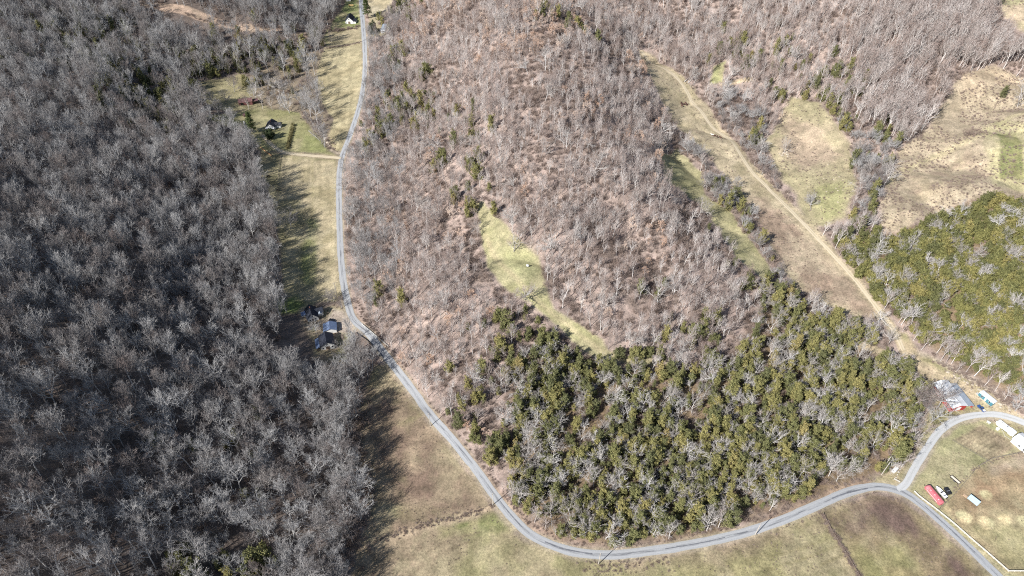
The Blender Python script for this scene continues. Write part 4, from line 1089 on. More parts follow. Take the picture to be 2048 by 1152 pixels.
def gable(root, L, W, wh, rh, wall, roof, over=.45, shift=(0, 0)):
    ox, oy = shift
    p = [(-W/2, -.6), (W/2, -.6), (W/2, wh), (0, wh + rh), (-W/2, wh)]
    w = MB().prism([(x + ox, z) for x, z in p], oy - L/2, oy + L/2).build('wall', wall, root)
    s = rh / (W/2); o = over; t = .16
    prof = [(-W/2 - o, wh - o*s + .02), (0, wh + rh + .02), (W/2 + o, wh - o*s + .02), (W/2 + o, wh - o*s + .02 + t), (0, wh + rh + .02 + t), (-W/2 - o, wh - o*s + .02 + t)]
    m = MB()
    a, b = oy - L/2 - over, oy + L/2 + over
    m.prism([(x + ox, z) for x, z in (prof[0], prof[1], prof[4], prof[5])], a, b); m.prism([(x + ox + .004, z) for x, z in (prof[1], prof[2], prof[3], prof[4])], a, b)
    r = m.build('roof', roof, root)
    return w, r
def window_y(root, x, y, z, w=.9, h=1.2, face=-1):      # on a wall whose outside faces -y (face -1) or +y
    f = MB().box(x - w/2 - .08, x + w/2 + .08, y + min(0, face*.05), y + max(0, face*.05), z - .08, z + h + .08).build('window', M_white, root)
    MB().box(x - w/2, x + w/2, y + min(face*.05, face*.07), y + max(face*.05, face*.07), z, z + h).build('pane', M_glass, f)
def window_x(root, x, y, z, w=.9, h=1.2, face=-1):
    f = MB().box(x + min(0, face*.05), x + max(0, face*.05), y - w/2 - .08, y + w/2 + .08, z - .08, z + h + .08).build('window', M_white, root)
    MB().box(x + min(face*.05, face*.07), x + max(face*.05, face*.07), y - w/2, y + w/2, z, z + h).build('pane', M_glass, f)
def door_y(root, x, y, w=1.0, h=2.1, mat=None, face=-1):
    d = MB().box(x - w/2, x + w/2, y + min(0, face*.06), y + max(0, face*.06), 0, h).build('door', mat or M_door, root)
    MB().box(x + w*.3, x + w*.38, y + min(face*.06, face*.12), y + max(face*.06, face*.12), 1.0, 1.12).build('handle', M_steel, d)

# the white gabled house
c, rz, L = frame((627.5, 644), (621.0, 621))
t = thing('farmhouse', 'white gabled house with a black roof at the end of the strip field', 'house', c, rz)
gable(t, 9.6, 7.2, 2.9, 3.7, M_white, M_darkroof)
m = MB(); m.box(3.62, 7.6, -1.2, 3.4, -.6, 2.7); m.build('wing', M_white, t)
m = MB(); m.prism_x([(-1.6, 2.72), (3.8, 2.72), (1.1, 5.0)], 1.2, 8.0); m.build('wing_roof', M_darkroof, t)
m = MB(); m.prism([(4.2, 2.6), (6.8, 2.6), (6.8, 2.75), (5.5, 4.0), (4.2, 2.75)], -2.9, -1.1); m.build('porch_roof', M_greymetal, t)
m = MB(); [m.box(x, x+.14, -2.85, -2.7, -.4, 2.6) for x in (4.25, 6.6)]; m.build('porch_post', M_white, t)
m = MB(); m.box(-6.4, -3.62, .5, 3.6, -.6, 2.3); m.build('side_room', M_white, t)
m = MB(); m.prism([(-6.7, 2.32), (-3.66, 3.0), (-3.66, 3.12), (-6.7, 2.44)], .2, 3.9); m.build('side_roof', M_blueroof, t)
for x in (-1.9, 1.7): window_y(t, x, -4.8, .9)
window_y(t, 0, -4.8, 3.7, .8, 1.0); door_y(t, -.1, -4.8)
for y in (-2.5, 0): window_x(t, -3.6, y, .9)
m = MB(); m.box(-.35, .35, 1.2, 1.9, 5.9, 7.5); m.build('chimney', M_brick, t)

c, rz, L = frame((656.5, 698), (653.0, 678))
t = thing('white_barn', 'white fronted barn with a navy roof below the house', 'barn', c, rz)
gable(t, 9.6, 8.6, 3.9, 2.7, M_white, M_darkroof)
door_y(t, 0, -4.8, 2.6, 2.8, M_oldwood)
window_y(t, 0, -4.8, 4.2, .9, .9); window_y(t, -2.9, -4.8, 1.2); window_y(t, 2.9, -4.8, 1.2)
m = MB(); m.prism([(-7.4, 2.1), (-4.34, 3.2), (-4.34, 3.34), (-7.4, 2.24)], -4.4, 4.4); m.build('lean_to_roof', M_blueroof, t)
m = MB(); [m.box(-7.2, -7.05, y, y + .15, -.5, 2.15) for y in (-4.1, -1.4, 1.3, 4.0)]; m.build('lean_to_post', M_oldwood, t)

c, rz, L = frame((661.5, 668), (660.5, 650))
t = thing('garage', 'garage with a glossy blue metal roof behind the white fronted barn', 'garage', c, rz)
gable(t, 6.6, 8.2, 2.5, 1.7, M_white, M_blueroof)
m = MB(); m.box(4.1, 4.18, -1.6, 1.6, 0, 2.2); m.build('garage_door', M_greymetal, t)
window_x(t, -4.1, 0, .9)

# the upper white house
c, rz, L = frame((540, 262), (548, 246))
t = thing('farmhouse', 'upper white house with a dark roof between the pine and the hedge', 'house', c, rz)
gable(t, 9.0, 8.2, 2.8, 3.0, M_white, M_shingle)
m = MB(); m.box(4.12, 8.4, -1.5, 3.0, -.6, 2.5); m.build('wing', M_white, t)
m = MB(); m.prism_x([(-1.9, 2.52), (3.4, 2.52), (.75, 4.3)], 2.2, 8.8); m.build('wing_roof', M_shingle, t)
m = MB(); m.prism_x([(-6.6, 2.2), (-4.5, 2.7), (-4.5, 2.82), (-6.6, 2.32)], -3.9, 3.9); m.build('porch_roof', M_white, t)
m = MB(); [m.box(x, x + .16, -6.4, -6.24, -.5, 2.25) for x in (-3.6, -1.2, 1.2, 3.5)]; m.build('porch_post', M_white, t)
for x in (-2.4, 2.4): window_y(t, x, -4.5, .9)
door_y(t, 0, -4.5); window_x(t, -4.1, 0, .9)
m = MB(); m.box(-.35, .35, -.4, .3, 5.2, 6.7); m.build('chimney', M_brick, t)

c, rz, L = frame((479, 207), (505, 206))
t = thing('old_barn', 'old rusty roofed barn on the upper lawn', 'barn', c, rz)
gable(t, 12.0, 6.4, 3.2, 2.0, M_redwood, M_rust)
m = MB(); m.box(3.2, 3.26, -4.5, -2.2, 0, 2.6); m.build('door', M_black, t)
m = MB(); m.box(3.2, 3.26, .6, 3.4, 0, 2.6); m.build('door', M_oldwood, t)
m = MB(); m.prism_x([(-2.6, 1.7), (2.6, 2.3), (2.6, 2.42), (-2.6, 1.82)], 0, 0.01) if False else m.prism([(-3.0, 2.0), (3.0, 2.4), (3.0, 2.5), (-3.0, 2.1)], 6.3, 11.5); m.build('lean_to_roof', M_rust, t)
m = MB(); [m.box(x, x + .14, y, y + .14, -.5, 2.2) for x in (-2.7, 2.6) for y in (6.6, 11.1)]; m.build('lean_to_post', M_oldwood, t)
c, rz, L = frame((487, 233), (494, 232))
t = thing('shed', 'tiny brown shed behind the bushy pine', 'shed', c, rz)
gable(t, 3.2, 2.8, 1.9, .9, M_oldwood, M_rust, .25); door_y(t, 0, -1.6, .8, 1.7)

# the far end of the valley
c, rz, L = frame((698.5, 49), (702.5, 38))
t = thing('white_barn', 'white barn with a black roof at the far end of the valley', 'barn', c, rz)
gable(t, 11, 8.6, 3.4, 4.2, M_white, M_darkroof)
door_y(t, 0, -5.5, 2.4, 2.6, M_oldwood); window_y(t, 0, -5.5, 4.4)
m = MB(); m.box(4.32, 7.2, -5.4, 1.0, -.5, 2.3); m.build('side_room', M_white, t)
m = MB(); m.prism([(4.36, 3.4), (7.5, 2.32), (7.5, 2.46), (4.36, 3.54)], -5.7, 1.3); m.build('side_roof', M_darkroof, t)
c, rz, L = frame((766, 65), (771, 53))
t = thing('mobile_home', 'long grey mobile home beyond the dark evergreen', 'mobile home', c, rz)
gable(t, 14, 4.6, 2.6, .6, M_white, M_greymetal, .25)
m = MB(); m.box(-1.6, 1.8, -9.6, -7.3, -.3, .45); m.build('porch', M_white, t)
m = MB(); m.prism([(-2.0, 2.4), (2.1, 2.4), (2.1, 2.5), (-2.0, 2.5)], -9.8, -7.3); m.build('porch_roof', M_whitemetal, t)
m = MB(); [m.box(x, x + .12, -9.6, -9.48, .45, 2.4) for x in (-1.6, 1.6)]; m.build('porch_post', M_white, t)
for y in (-4, 0, 4): window_x(t, -2.3, y, .9)
door_y(t, 0, -7.0)
c, rz, L = frame((693, 1), (700, 1))
t = thing('shed', 'white shed at the very top of the valley beside the road', 'shed', c, rz)
gable(t, 5.5, 4.5, 2.4, 1.2, M_white, M_whitemetal, .3); door_y(t, 0, -2.75, 1.2, 2)
c, rz, L = frame((699, 12.5), (706, 12.5))
t = thing('hay_wagon', 'tan flat wagon loaded with hay above the far white barn', 'wagon', c, rz)
MB().box(-1.2, 1.2, -2.8, 2.8, .75, .9).build('deck', M_oldwood, t)
m = MB(); [m.box(-1.05, 1.05, y, y + 1.3, .9, 1.8) for y in (-2.7, -1.35, 0.02, 1.38)]; m.build('hay', paint('hay', (.50, .36, .16), .95, .2, 3), t)
for y in (-1.9, 1.9):
    for x in (-1.1, 1.1): MB().tube([(x - .12, y, .42), (x + .12, y, .42)], .42, 12).build('wheel', M_tyre, t)

# the red barn
c, rz, L = frame((1904, 809), (1877.5, 770))
c = at(1895, 796); 
t = thing('red_barn', 'red walled barn with a white roof and a grey lean-to beside the lane', 'barn', c, rz)
Lb, Wb = 18.5, 9.6
gable(t, Lb, Wb, 3.8, 1.5, M_redwall, M_whitemetal, .5)
m = MB(); m.prism([(Wb/2 + .56, 3.02), (Wb/2 + 5.6, 2.2), (Wb/2 + 5.6, 2.34), (Wb/2 + .56, 3.16)], -Lb/2 - .3, Lb/2 - 1.5); m.build('lean_to_roof', M_greymetal, t)
m = MB(); m.box(Wb/2 + .1, Wb/2 + 5.2, Lb/2 - 2.2, Lb/2 - 2.05, -.5, 2.3); m.box(Wb/2 + 5.05, Wb/2 + 5.2, -Lb/2, Lb/2 - 2.3, -.5, 2.1); m.build('lean_to_wall', M_redwall, t)
m = MB(); [m.box(Wb/2 + 4.9, Wb/2 + 5.04, y, y + .14, -.5, 2.2) for y in np.linspace(-Lb/2, Lb/2 - 2.5, 6)]; m.build('lean_to_post', M_oldwood, t)
door_y(t, 0, -Lb/2, 3.2, 3.0, M_white); 
m = MB(); m.box(-Wb/2 - .06, -Wb/2, -1.5, 1.5, 0, 2.6); m.build('side_door', M_white, t)
for y in (-6, 5): window_x(t, -Wb/2, y, 1.4, 1.0, .9)

# teal sided trailer home, camper, white building
c, rz, L = frame((1983, 808), (1962, 790))
t = thing('teal_shed', 'long shed with a white roof and a teal side, right of the red barn', 'shed', c, rz)
MB().box(-1.7, 1.7, -4.6, 4.6, -.4, 2.5).build('wall', M_teal, t)
m = MB(); m.prism([(-1.8, 2.52), (1.95, 2.62), (1.95, 2.72), (0, 2.95), (-1.8, 2.62)], -4.8, 4.8); m.build('roof', M_whitemetal, t)
for y in (-2.6, 2.4): window_x(t, -1.7, y, 1.0)
m = MB(); m.box(-1.76, -1.7, -.5, .5, 0, 2.1); m.build('door', M_white, t)
m = MB(); m.box(-1.9, 1.7, 4.62, 6.0, -.3, .3); m.build('step', M_concrete, t)

def wheel(root, x, y, r=.36, w=.24, axis='x'):
    ww_ = MB().tube([(x - w/2, y, r), (x + w/2, y, r)], r, 14).build('wheel', M_tyre, root)
    MB().tube([(x - w/2 - .01, y, r), (x + w/2 + .01, y, r)], r * .55, 10).build('rim', M_steel, ww_)
c, rz, L = frame((2021, 868), (1998, 850))
t = thing('camper', 'white camper trailer with slide-outs parked right of the lane', 'camper', c, rz)
prof = [(-5.4, .55), (5.0, .55), (5.6, 1.3), (5.5, 2.6), (5.0, 3.0), (-5.2, 3.0), (-5.4, 2.8)]
MB().prism_x(prof, -1.25, 1.25).build('body', M_white, t)
MB().box(-2.05, -1.26, 1.2, 4.4, .8, 2.75).build('slide_out', M_white, t)
MB().box(-2.0, -1.26, -4.6, -2.6, .8, 2.75).build('slide_out', M_white, t)
MB().box(1.26, 2.0, -4.8, -1.6, .8, 2.75).build('slide_out', M_white, t)
MB().box(-2.07, -2.0, 1.3, 4.3, 2.76, 2.82).build('awning', M_black, t)
MB().box(-.4, .4, -.6, .5, 3.0, 3.28).build('air_conditioner', M_steel, t)
for y in (-3.2, 2.6): MB().box(-.25, .25, y, y + .5, 3.0, 3.14).build('roof_hatch', M_black if y > 0 else M_white, t)
MB().box(-.06, .06, 5.4, 7.0, .5, .62).build('tow_bar', M_black, t)
for x in (-1.05, 1.05):
    for y in (-1.3, -.3): wheel(t, x, y)
for y in (-2.2, .2): window_x(t, 1.25, y + 1.6, 1.5, .9, .7, 1)
m = MB(); m.box(1.25, 1.31, 3.4, 4.1, .7, 2.5); m.build('door', M_white, t)

c, rz, L = frame((2057, 899), (2034, 880))
t = thing('white_building', 'white roofed outbuilding below the camper', 'outbuilding', c, rz)
gable(t, 9.4, 8.4, 2.7, 1.7, M_white, M_whitemetal, .4)
door_y(t, 0, 4.7, 1.0, 2.1, None, 1); window_x(t, -4.2, 0, 1.0); window_x(t, -4.2, -3, 1.0)

# red trailer shed
c, rz, L = frame((1876, 1005), (1856, 981))
t = thing('red_trailer', 'long faded red trailer parked beside the white boat', 'trailer', c, rz)
M_redtop = paint('faded_red', (.50, .13, .15), .6, .1, .6, dirt=(.55, .26, .27))
W_, Lr = 1.5, 5.7
arch = [(-W_, .7), (W_, .7), (W_, 2.5), (W_ * .8, 2.9), (W_ * .35, 3.1), (-W_ * .35, 3.1), (-W_ * .8, 2.9), (-W_, 2.5)]
rings = [[(x * k, y, .7 + (z - .7) * q) for x, z in arch] for y, k, q in ((-Lr, .8, .75), (-Lr + .7, 1, 1), (Lr - .7, 1, 1), (Lr, .8, .75))]
MB().loft(rings).build('body', M_redtop, t)
m = MB(); [m.box(-.22 - .7, .22 - .7, y, y + .5, 2.96, 3.1) for y in (-3.6, -.8, 2.2)]; m.build('roof_vent', M_white, t)
MB().box(-1.52, -1.5, -4.0, 4.0, 1.3, 1.6).build('stripe', M_fencewhite, t)
MB().box(-.08, .08, Lr, Lr + 1.5, .55, .7).build('tow_bar', M_black, t)
MB().box(-1.2, 1.2, -Lr + .3, Lr - .3, .5, .68).build('chassis', M_black, t)
for x in (-1.25, 1.25):
    for y in (-2.6, -1.6): wheel(t, x, y, .42)

# boat on its trailer
c, rz, L = frame((1889, 996), (1872.5, 978))
t = thing('motor_boat', 'white open motor boat standing next to the red trailer', 'boat', c, rz)
st = [(-3.5, 1.1, .55), (-1.5, 1.25, .5), (.5, 1.2, .5), (2.0, .9, .6), (3.0, .45, .75), (3.7, .04, 1.0)]
hull = [[(-w, y, 1.5 + .1 * i), (-w * .96, y, 1.25 + .1 * i), (-w * .7, y, k + .1), (0, y, k - .1), (w * .7, y, k + .1), (w * .96, y, 1.25 + .1 * i), (w, y, 1.5 + .1 * i), (w * .8, y, 1.42 + .1 * i), (0, y, 1.38 + .1 * i), (-w * .8, y, 1.42 + .1 * i)] for i, (y, w, k) in enumerate(st)]
M_gel = paint('white_gelcoat', (.78, .78, .77), .25, .03, .5, spec=.5)
MB().loft(hull).build('hull', M_gel, t)
MB().prism([(-.8, 1.62), (.8, 1.62), (.6, 2.1), (-.6, 2.1)], .55, .62).build('windscreen', M_glass, t)
for x in (-.5, .5): MB().box(x - .28, x + .28, -.5, .1, 1.5, 2.0).build('seat', M_black, t)
MB().box(-.9, .9, -2.6, -2.0, 1.45, 1.85).build('bench', M_steel, t)
m = MB(); m.box(-.2, .2, -4.0, -3.55, .9, 2.0); m.build('outboard_motor', M_black, t)
t2 = thing('boat_trailer', 'galvanised trailer under the white motor boat', 'trailer', c, rz)
m = MB(); m.box(-.7, -.6, -3.2, 2.6, .3, .42); m.box(.6, .7, -3.2, 2.6, .3, .42); m.box(-.6, .6, -1.0, -.9, .3, .42); m.box(-.05, .05, 2.6, 4.6, .3, .42); m.box(-.7, .7, 2.5, 2.6, .3, .42); m.build('frame', M_steel, t2)
for x in (-1.1, 1.1): wheel(t2, x, -1.0, .3, .2)

# black covered trailer
c, rz, L = frame((1898, 990), (1890, 978.5))
t = thing('covered_trailer', 'small black covered trailer right of the boat', 'trailer', c, rz)
MB().prism([(-1.15, .5), (1.15, .5), (1.15, 1.3), (.95, 1.6), (-.95, 1.6), (-1.15, 1.3)], -1.9, 1.9).build('body', M_black, t)
MB().box(-.95, .95, -.25, .0, 1.605, 1.64).build('strap', M_steel, t)
MB().box(-.05, .05, 1.9, 3.2, .45, .55).build('tow_bar', M_black, t)
for x in (-1.2, 1.2): wheel(t, x, -.3, .33, .2)

# flat trailer
c, rz, L = frame((1916, 966), (1903, 955))
t = thing('flat_trailer', 'flat trailer with a bleached plank deck on the lawn above the boat', 'trailer', c, rz)
MB().box(-.8, .8, -2.6, 2.6, .62, .7).build('deck', paint('bleached_planks', (.66, .57, .46), .9, .1, 2), t)
m = MB(); m.box(-.98, -.82, -2.7, 2.7, .45, .9); m.box(.82, .98, -2.7, 2.7, .45, .9); m.box(-.82, .82, 2.62, 2.75, .45, .9); m.box(-.82, .82, -2.75, -2.62, .45, .8); m.box(-.06, .06, 2.76, 4.2, .5, .6); m.build('frame', M_black, t)
for x in (-1.12, 1.12):
    for y in (-.6, .15): wheel(t, x, y, .32, .2)

# paddock shelter
c, rz, L = frame((1951, 1010), (1937, 999))
t = thing('field_shelter', 'open field shelter with a pale blue roof in the horse paddock', 'shelter', c, rz)
m = MB(); m.prism([(-1.7, 2.0), (1.7, 2.7), (1.7, 2.8), (-1.7, 2.1)], -2.8, 2.8); m.build('roof', paint('pale_blue_roof', (.42, .56, .62), .45, .1, 1.5, dirt=(.34, .42, .46)), t)
m = MB(); m.box(1.4, 1.5, -2.6, 2.6, -.4, 2.6); m.box(-1.5, 1.4, 2.5, 2.6, -.4, 2.0); m.box(-1.5, 1.4, -2.6, -2.5, -.4, 2.0); m.build('wall', M_oldwood, t)
for y in (-2.5, -.8, .8, 2.4): MB().box(-1.56, -1.42, y, y + .14, -.4, 2.02).build('post', M_oldwood, t)
MB().box(-.2, 1.2, 2.9, 5.2, -.2, .35).build('feed_trough', paint('trough_wood', (.42, .30, .20), .9), t)

# white box trailer and small white things by the junction
c, rz, L = frame((1786, 944), (1792, 938))
t = thing('box_trailer', 'small white box trailer at the cedar wood corner by the junction', 'trailer', c, rz)
MB().prism([(-1.0, .5), (1.0, .5), (1.0, 1.7), (.8, 1.85), (-.8, 1.85), (-1.0, 1.7)], -1.1, 1.5).build('body', M_white, t)
MB().box(-.9, .9, -2.3, -1.25, .5, 1.1).build('front_box', M_white, t)
MB().box(-.06, .06, 1.5, 2.7, .45, .55).build('tow_bar', M_black, t)
for x in (-1.1, 1.1): wheel(t, x, .2, .33, .2)
c, rz, L = frame((1789.5, 960), (1796, 963.5))
t = thing('white_gate', 'low white gate panel at the mouth of the farm lane', 'gate', c, rz)
m = MB(); [m.box(-.04, .04, -1.4, 1.4, z, z + .14) for z in (.35, .7, 1.05)]; m.build('rail', M_fencewhite, t)
for y in (-1.5, 1.4): MB().box(-.08, .08, y, y + .12, -.3, 1.35).build('post', M_fencewhite, t)
c = at(1994.5, 858.5)
t = thing('water_tank', 'round white water tank beside the camper', 'tank', c)
MB().tube([(0, 0, -.1), (0, 0, 1.1), (0, 0, 1.3), (0, 0, 1.38)], [.9, .9, .55, .25], 18).build('body', M_white, t); MB().tube([(0, 0, 1.38), (0, 0, 1.46)], .2, 10).build('lid', M_steel, t)
c, rz, L = frame((1974, 844), (1979, 847))
t = thing('white_bench', 'white picnic bench at the garden edge by the lane', 'bench', c, rz)
MB().box(-.5, .5, -1.0, 1.0, .68, .76).build('table_top', M_white, t)
for x in (-.95, .7): MB().box(x, x + .25, -1.0, 1.0, .42, .48).build('seat', M_white, t)
for y in (-.7, .62): MB().box(-.9, .9, y, y + .08, -.1, .42).build('leg', M_white, t)
c = at(1055, 534)
t = thing('deer_feeder', 'small white box feeder in the middle of the hilltop meadow', 'feeder', c)
MB().box(-.6, .6, -.6, .6, .9, 1.7).build('box', M_white, t)
MB().loft([[(-.75, -.75, 1.7), (.75, -.75, 1.7), (.75, .75, 1.7), (-.75, .75, 1.7)], [(-.1, -.1, 2.1), (.1, -.1, 2.1), (.1, .1, 2.1), (-.1, .1, 2.1)]]).build('roof', M_whitemetal, t)
for x in (-.5, .42):
    for y in (-.5, .42): MB().box(x, x + .08, y, y + .08, -.3, .9).build('leg', M_oldwood, t)

# ------------------------------------------------------------------ cars
def car(px1, px2, name, label, cat, col, pickup=False):
    c, rz, L = frame(px1, px2)
    t = thing(name, label, cat, c, rz)
    bm_ = paint(name + '_paint', col, .25, .05, .5, .3, spec=.5)
    if pickup:
        body = [(-2.6, .45), (2.55, .45), (2.65, .8), (2.5, 1.05), (1.0, 1.12), (-2.6, 1.12)]; cab = [(1.05, 1.12), (.45, 1.75), (-.75, 1.78), (-.95, 1.12)]
    else:
        body = [(-2.25, .4), (2.2, .4), (2.3, .7), (2.15, .95), (1.1, 1.05), (-2.2, 1.08), (-2.3, .8)]; cab = [(1.15, 1.05), (.4, 1.6), (-1.7, 1.64), (-2.15, 1.08)]
    W_ = .92
    MB().loft([[(x, y * .98, z) for y, z in body] if abs(x) > .8 else [(x, y, z) for y, z in body] for x in (-W_, -.75, .75, W_)]).build('body', bm_, t)
    g = .86
    MB().loft([[(x, y + (0 if abs(x) < .8 else 0), z if z < 1.2 else z - (.06 if abs(x) > .75 else 0)) for y, z in cab] for x in (-g, -.66, .66, g)]).build('cabin', M_glass, t)
    MB().box(-.7, .7, cab[2][0] + .1, cab[1][0] - .05, max(cab[1][1], cab[2][1]), max(cab[1][1], cab[2][1]) + .05).build('roof', bm_, t)
    if pickup: MB().box(-.78, .78, -2.5, -1.1, 1.125, 1.16).build('bed', M_fencewhite, t)
    for x in (-.85, .85):
        for y in (-1.45, 1.45): wheel(t, x, y, .34, .22)
        MB().box(x - .18, x + .18, body[2][0] - .08, body[2][0] + .02, .68, .84).build('headlight', M_steel, t)
        MB().box(x - .14, x + .14, body[0][0] - .06, body[0][0] + .02, .7, .9).build('tail_light', M_redwall, t)
car((659.5, 641), (669, 644.5), 'parked_car', 'black car parked between the white house and the blue roofed garage', 'car', (.012, .013, .017))
car((1965.5, 822), (1958, 814.5), 'pickup_truck', 'blue pickup truck on the gravel in front of the teal shed', 'pickup', (.05, .11, .30), True)

# ------------------------------------------------------------------ fences, rails, poles
def fence(pts, name, label, post_m, rail_m, gap=3.0, rails=(.5, .95), hp=1.25, pw=.09, rw=.05, rh=.12, cat='fence', maxp=98):
    ln = wl(pts)
    seg = np.linalg.norm(np.diff(ln, axis=0), axis=1); S = np.concatenate([[0], np.cumsum(seg)])
    n = min(maxp, max(2, int(S[-1] / gap) + 1)); ss = np.linspace(0, S[-1], n)
    X, Y = np.interp(ss, S, ln[:, 0]), np.interp(ss, S, ln[:, 1]); Z = hgt(X, Y)
    t = thing(name, label, cat, (X[0], Y[0], Z[0]))
    o = Vector((X[0], Y[0], Z[0])); P = [Vector((a, b, c)) - o for a, b, c in zip(X, Y, Z)]
    pm = MB().box(-pw, pw, -pw, pw, -.4, hp); first = None
    for p in P:
        if first is None: q = first = pm.build('post', post_m, t)
        else:
            q = first.copy(); COL.objects.link(q)
        q.parent = t; q.location = p
    for z in rails:
        m = MB()
        for a, b in zip(P[:-1], P[1:]):
            d = (b - a); s = Vector((-d.y, d.x, 0)).normalized() * rw; a = a + d * .002; b = b - d * .002
            m.add([a - s + Vector((0, 0, z)), a + s + Vector((0, 0, z)), b + s + Vector((0, 0, z)), b - s + Vector((0, 0, z)), a - s + Vector((0, 0, z + rh)), a + s + Vector((0, 0, z + rh)), b + s + Vector((0, 0, z + rh)), b - s + Vector((0, 0, z + rh))],
                  [(0,3,2,1),(4,5,6,7),(0,1,5,4),(1,2,6,5),(2,3,7,6),(3,0,4,7)])
        m.build('rail', rail_m, t)
    return t
fence([(1828, 984), (1836, 992), (1870, 1018), (1905, 1046), (1940, 1077), (1975, 1107), (2016, 1143)], 'board_fence', 'long white board fence between the road and the horse paddock', M_fencewhite, M_fencewhite, 2.6, (.35, .75, 1.12), 1.35, .10, .06, .16)
fence([(2017.5, 1143), (2075, 1143)], 'board_fence', 'short white board fence leaving the paddock corner towards the picture edge', M_fencewhite, M_fencewhite, 2.6, (.35, .75, 1.15), 1.4, .11, .09, .16)
fence([(1878, 1019), (1910, 988), (1955, 934), (1985, 917), (2050, 904), (2080, 897)], 'wire_fence', 'dark wire fence along the upper side of the horse paddock', M_fencegrey, M_fencegrey, 3.2, (.4, .8, 1.15), 1.35, .1, .035, .05)
fence([(1905, 882), (1945, 905), (1985, 928)], 'wire_fence', 'dark wire fence along the lower side of the ploughed garden', M_fencegrey, M_fencegrey, 3, (.5, 1.0), 1.2, .09, .03, .05)
fence([(2003, 862), (2009, 876), (2024, 884), (2050, 901)], 'pipe_fence', 'thin white pipe fence between the camper and the garden', M_fencewhite, M_fencewhite, 3.5, (.95,), 1.1, .05, .06, .1)
fence([(1791.5, 956), (1797, 944), (1803, 933), (1811, 920), (1818, 908)], 'post_row', 'row of short white posts beside the cedar wood corner', M_fencewhite, M_fencegrey, 2.2, (.5,), .8, .16, .02, .03)
fence([(562, 311), (557, 345), (556, 390), (560, 432)], 'wire_fence', 'dark wire fence down the upper part of the strip field', M_fencegrey, M_fencegrey, 3.4, (.4, .8, 1.1), 1.3, .1, .03, .05)
fence([(532, 292), (545, 303), (560, 308)], 'wire_fence', 'short wire fence along the lower edge of the house drive', M_fencegrey, M_fencegrey, 3, (.5, 1.0), 1.2, .1, .03, .06)
fence([(646, 98), (690, 89), (722, 84)], 'wire_fence', 'wire fence across the valley above the upper field', M_fencegrey, M_fencegrey, 3.5, (.5, 1.0), 1.2, .1, .03, .05)
fence([(1646, 1028), (1662, 1060), (1690, 1105), (1722, 1158)], 'overgrown_fence', 'dark overgrown fence dividing the two bottom fields', M_fencegrey, M_oldwood, 3.2, (.3, .6, .95), 1.2, .14, .06, .12)
fence([(1872, 722), (1910, 742), (1950, 763), (1995, 790), (2035, 818), (2060, 835)], 'wire_fence', 'wire fence along the rocky bank behind the red barn', M_fencegrey, M_fencegrey, 3.5, (.5, 1.0), 1.2, .1, .03, .05)
fence([(724, 649), (741, 663), (760, 679), (777, 694)], 'guard_rail', 'white guard rail on the outer side of the road bridge', M_fencewhite, M_fencewhite, 2.5, (.45, .75), 1.0, .12, .09, .2, 'guard rail')
fence([(712, 666), (733, 680), (752, 698), (767, 716)], 'guard_rail', 'dark guard rail on the inner side of the road bridge', M_black, M_black, 2.5, (.45, .72), 1.0, .12, .08, .2, 'guard rail')
def pole(px, py, label, h=12.5, arm=True, az=.6):
    c = at(px, py)
    t = thing('utility_pole', label, 'utility pole', c, az, 'utility poles along the road')
    MB().tube([(0, 0, -1), (0, 0, h * .5), (0, 0, h)], [.24, .2, .15], 8).build('pole', M_polewood, t)
    if arm:
        MB().box(-1.2, 1.2, -.16, -.04, h - .75, h - .58).build('cross_arm', M_polewood, t)
        for x in (-1.1, 0, 1.1): MB().tube([(x, -.1, h - .58), (x, -.1, h - .32)], [.07, .05], 6).build('insulator', M_white, t)
    return t
p1 = pole(1197, 1128, 'pale utility pole in the dead weeds where the road bend bottoms out')
MB().tube([(.34, 0, 10.2), (.34, 0, 11.3)], .3, 12).build('transformer', M_steel, p1)
pole(986, 1010, 'utility pole at the ditch corner beside the brown field')
pole(1510, 1070, 'utility pole on the field side of the road below the cedars')
p2 = pole(1763, 949, 'front one of two utility poles at the cedar wood corner by the junction')
MB().tube([(.34, 0, 10), (.34, 0, 11.2)], .32, 12).build('transformer', M_steel, p2)
pole(1765, 938, 'rear one of two utility poles at the cedar wood corner by the junction')
pole(674, 591, 'utility pole at the lower end of the strip field, its shadow across the road')
pole(861, 852, 'utility pole halfway along the brown field')
pole(724, 83, 'utility pole at the road at the top of the upper field', 11)
pole(498, 214, 'utility pole in front of the rusty barn', 11)

# ------------------------------------------------------------------ hedge, logs, rocks, pipes, weeds
random.seed(9)
M_hedge = leaf_mat('hedge_leaves', [(0.0, (.13, .115, .055)), (1.0, (.18, .16, .08))])
c, rz, L = frame((575, 299), (587, 250))
t = thing('hedge', 'long thick brown green hedge right of the upper white house', 'hedge', c, rz)
lv, tw_ = MB(), MB()
for i in range(420):
    y = random.uniform(-L/2, L/2); a = random.random() * 3.14; r = random.uniform(.6, 1.0)
    p = Vector((math.cos(a) * 1.7 * r, y, math.sin(a) * 2.2 * r + .2)); leafy(lv, p, Vector((math.cos(a), 0, math.sin(a))), .7, 6)
for i in range(60):
    y = random.uniform(-L/2, L/2); tw_.tube([(random.gauss(0, .3), y, -.3), (random.gauss(0, .6), y + .2, 1.8)], [.05, .02], 3)
lv.build('foliage', M_hedge, t); tw_.build('stem', M_brush, t)

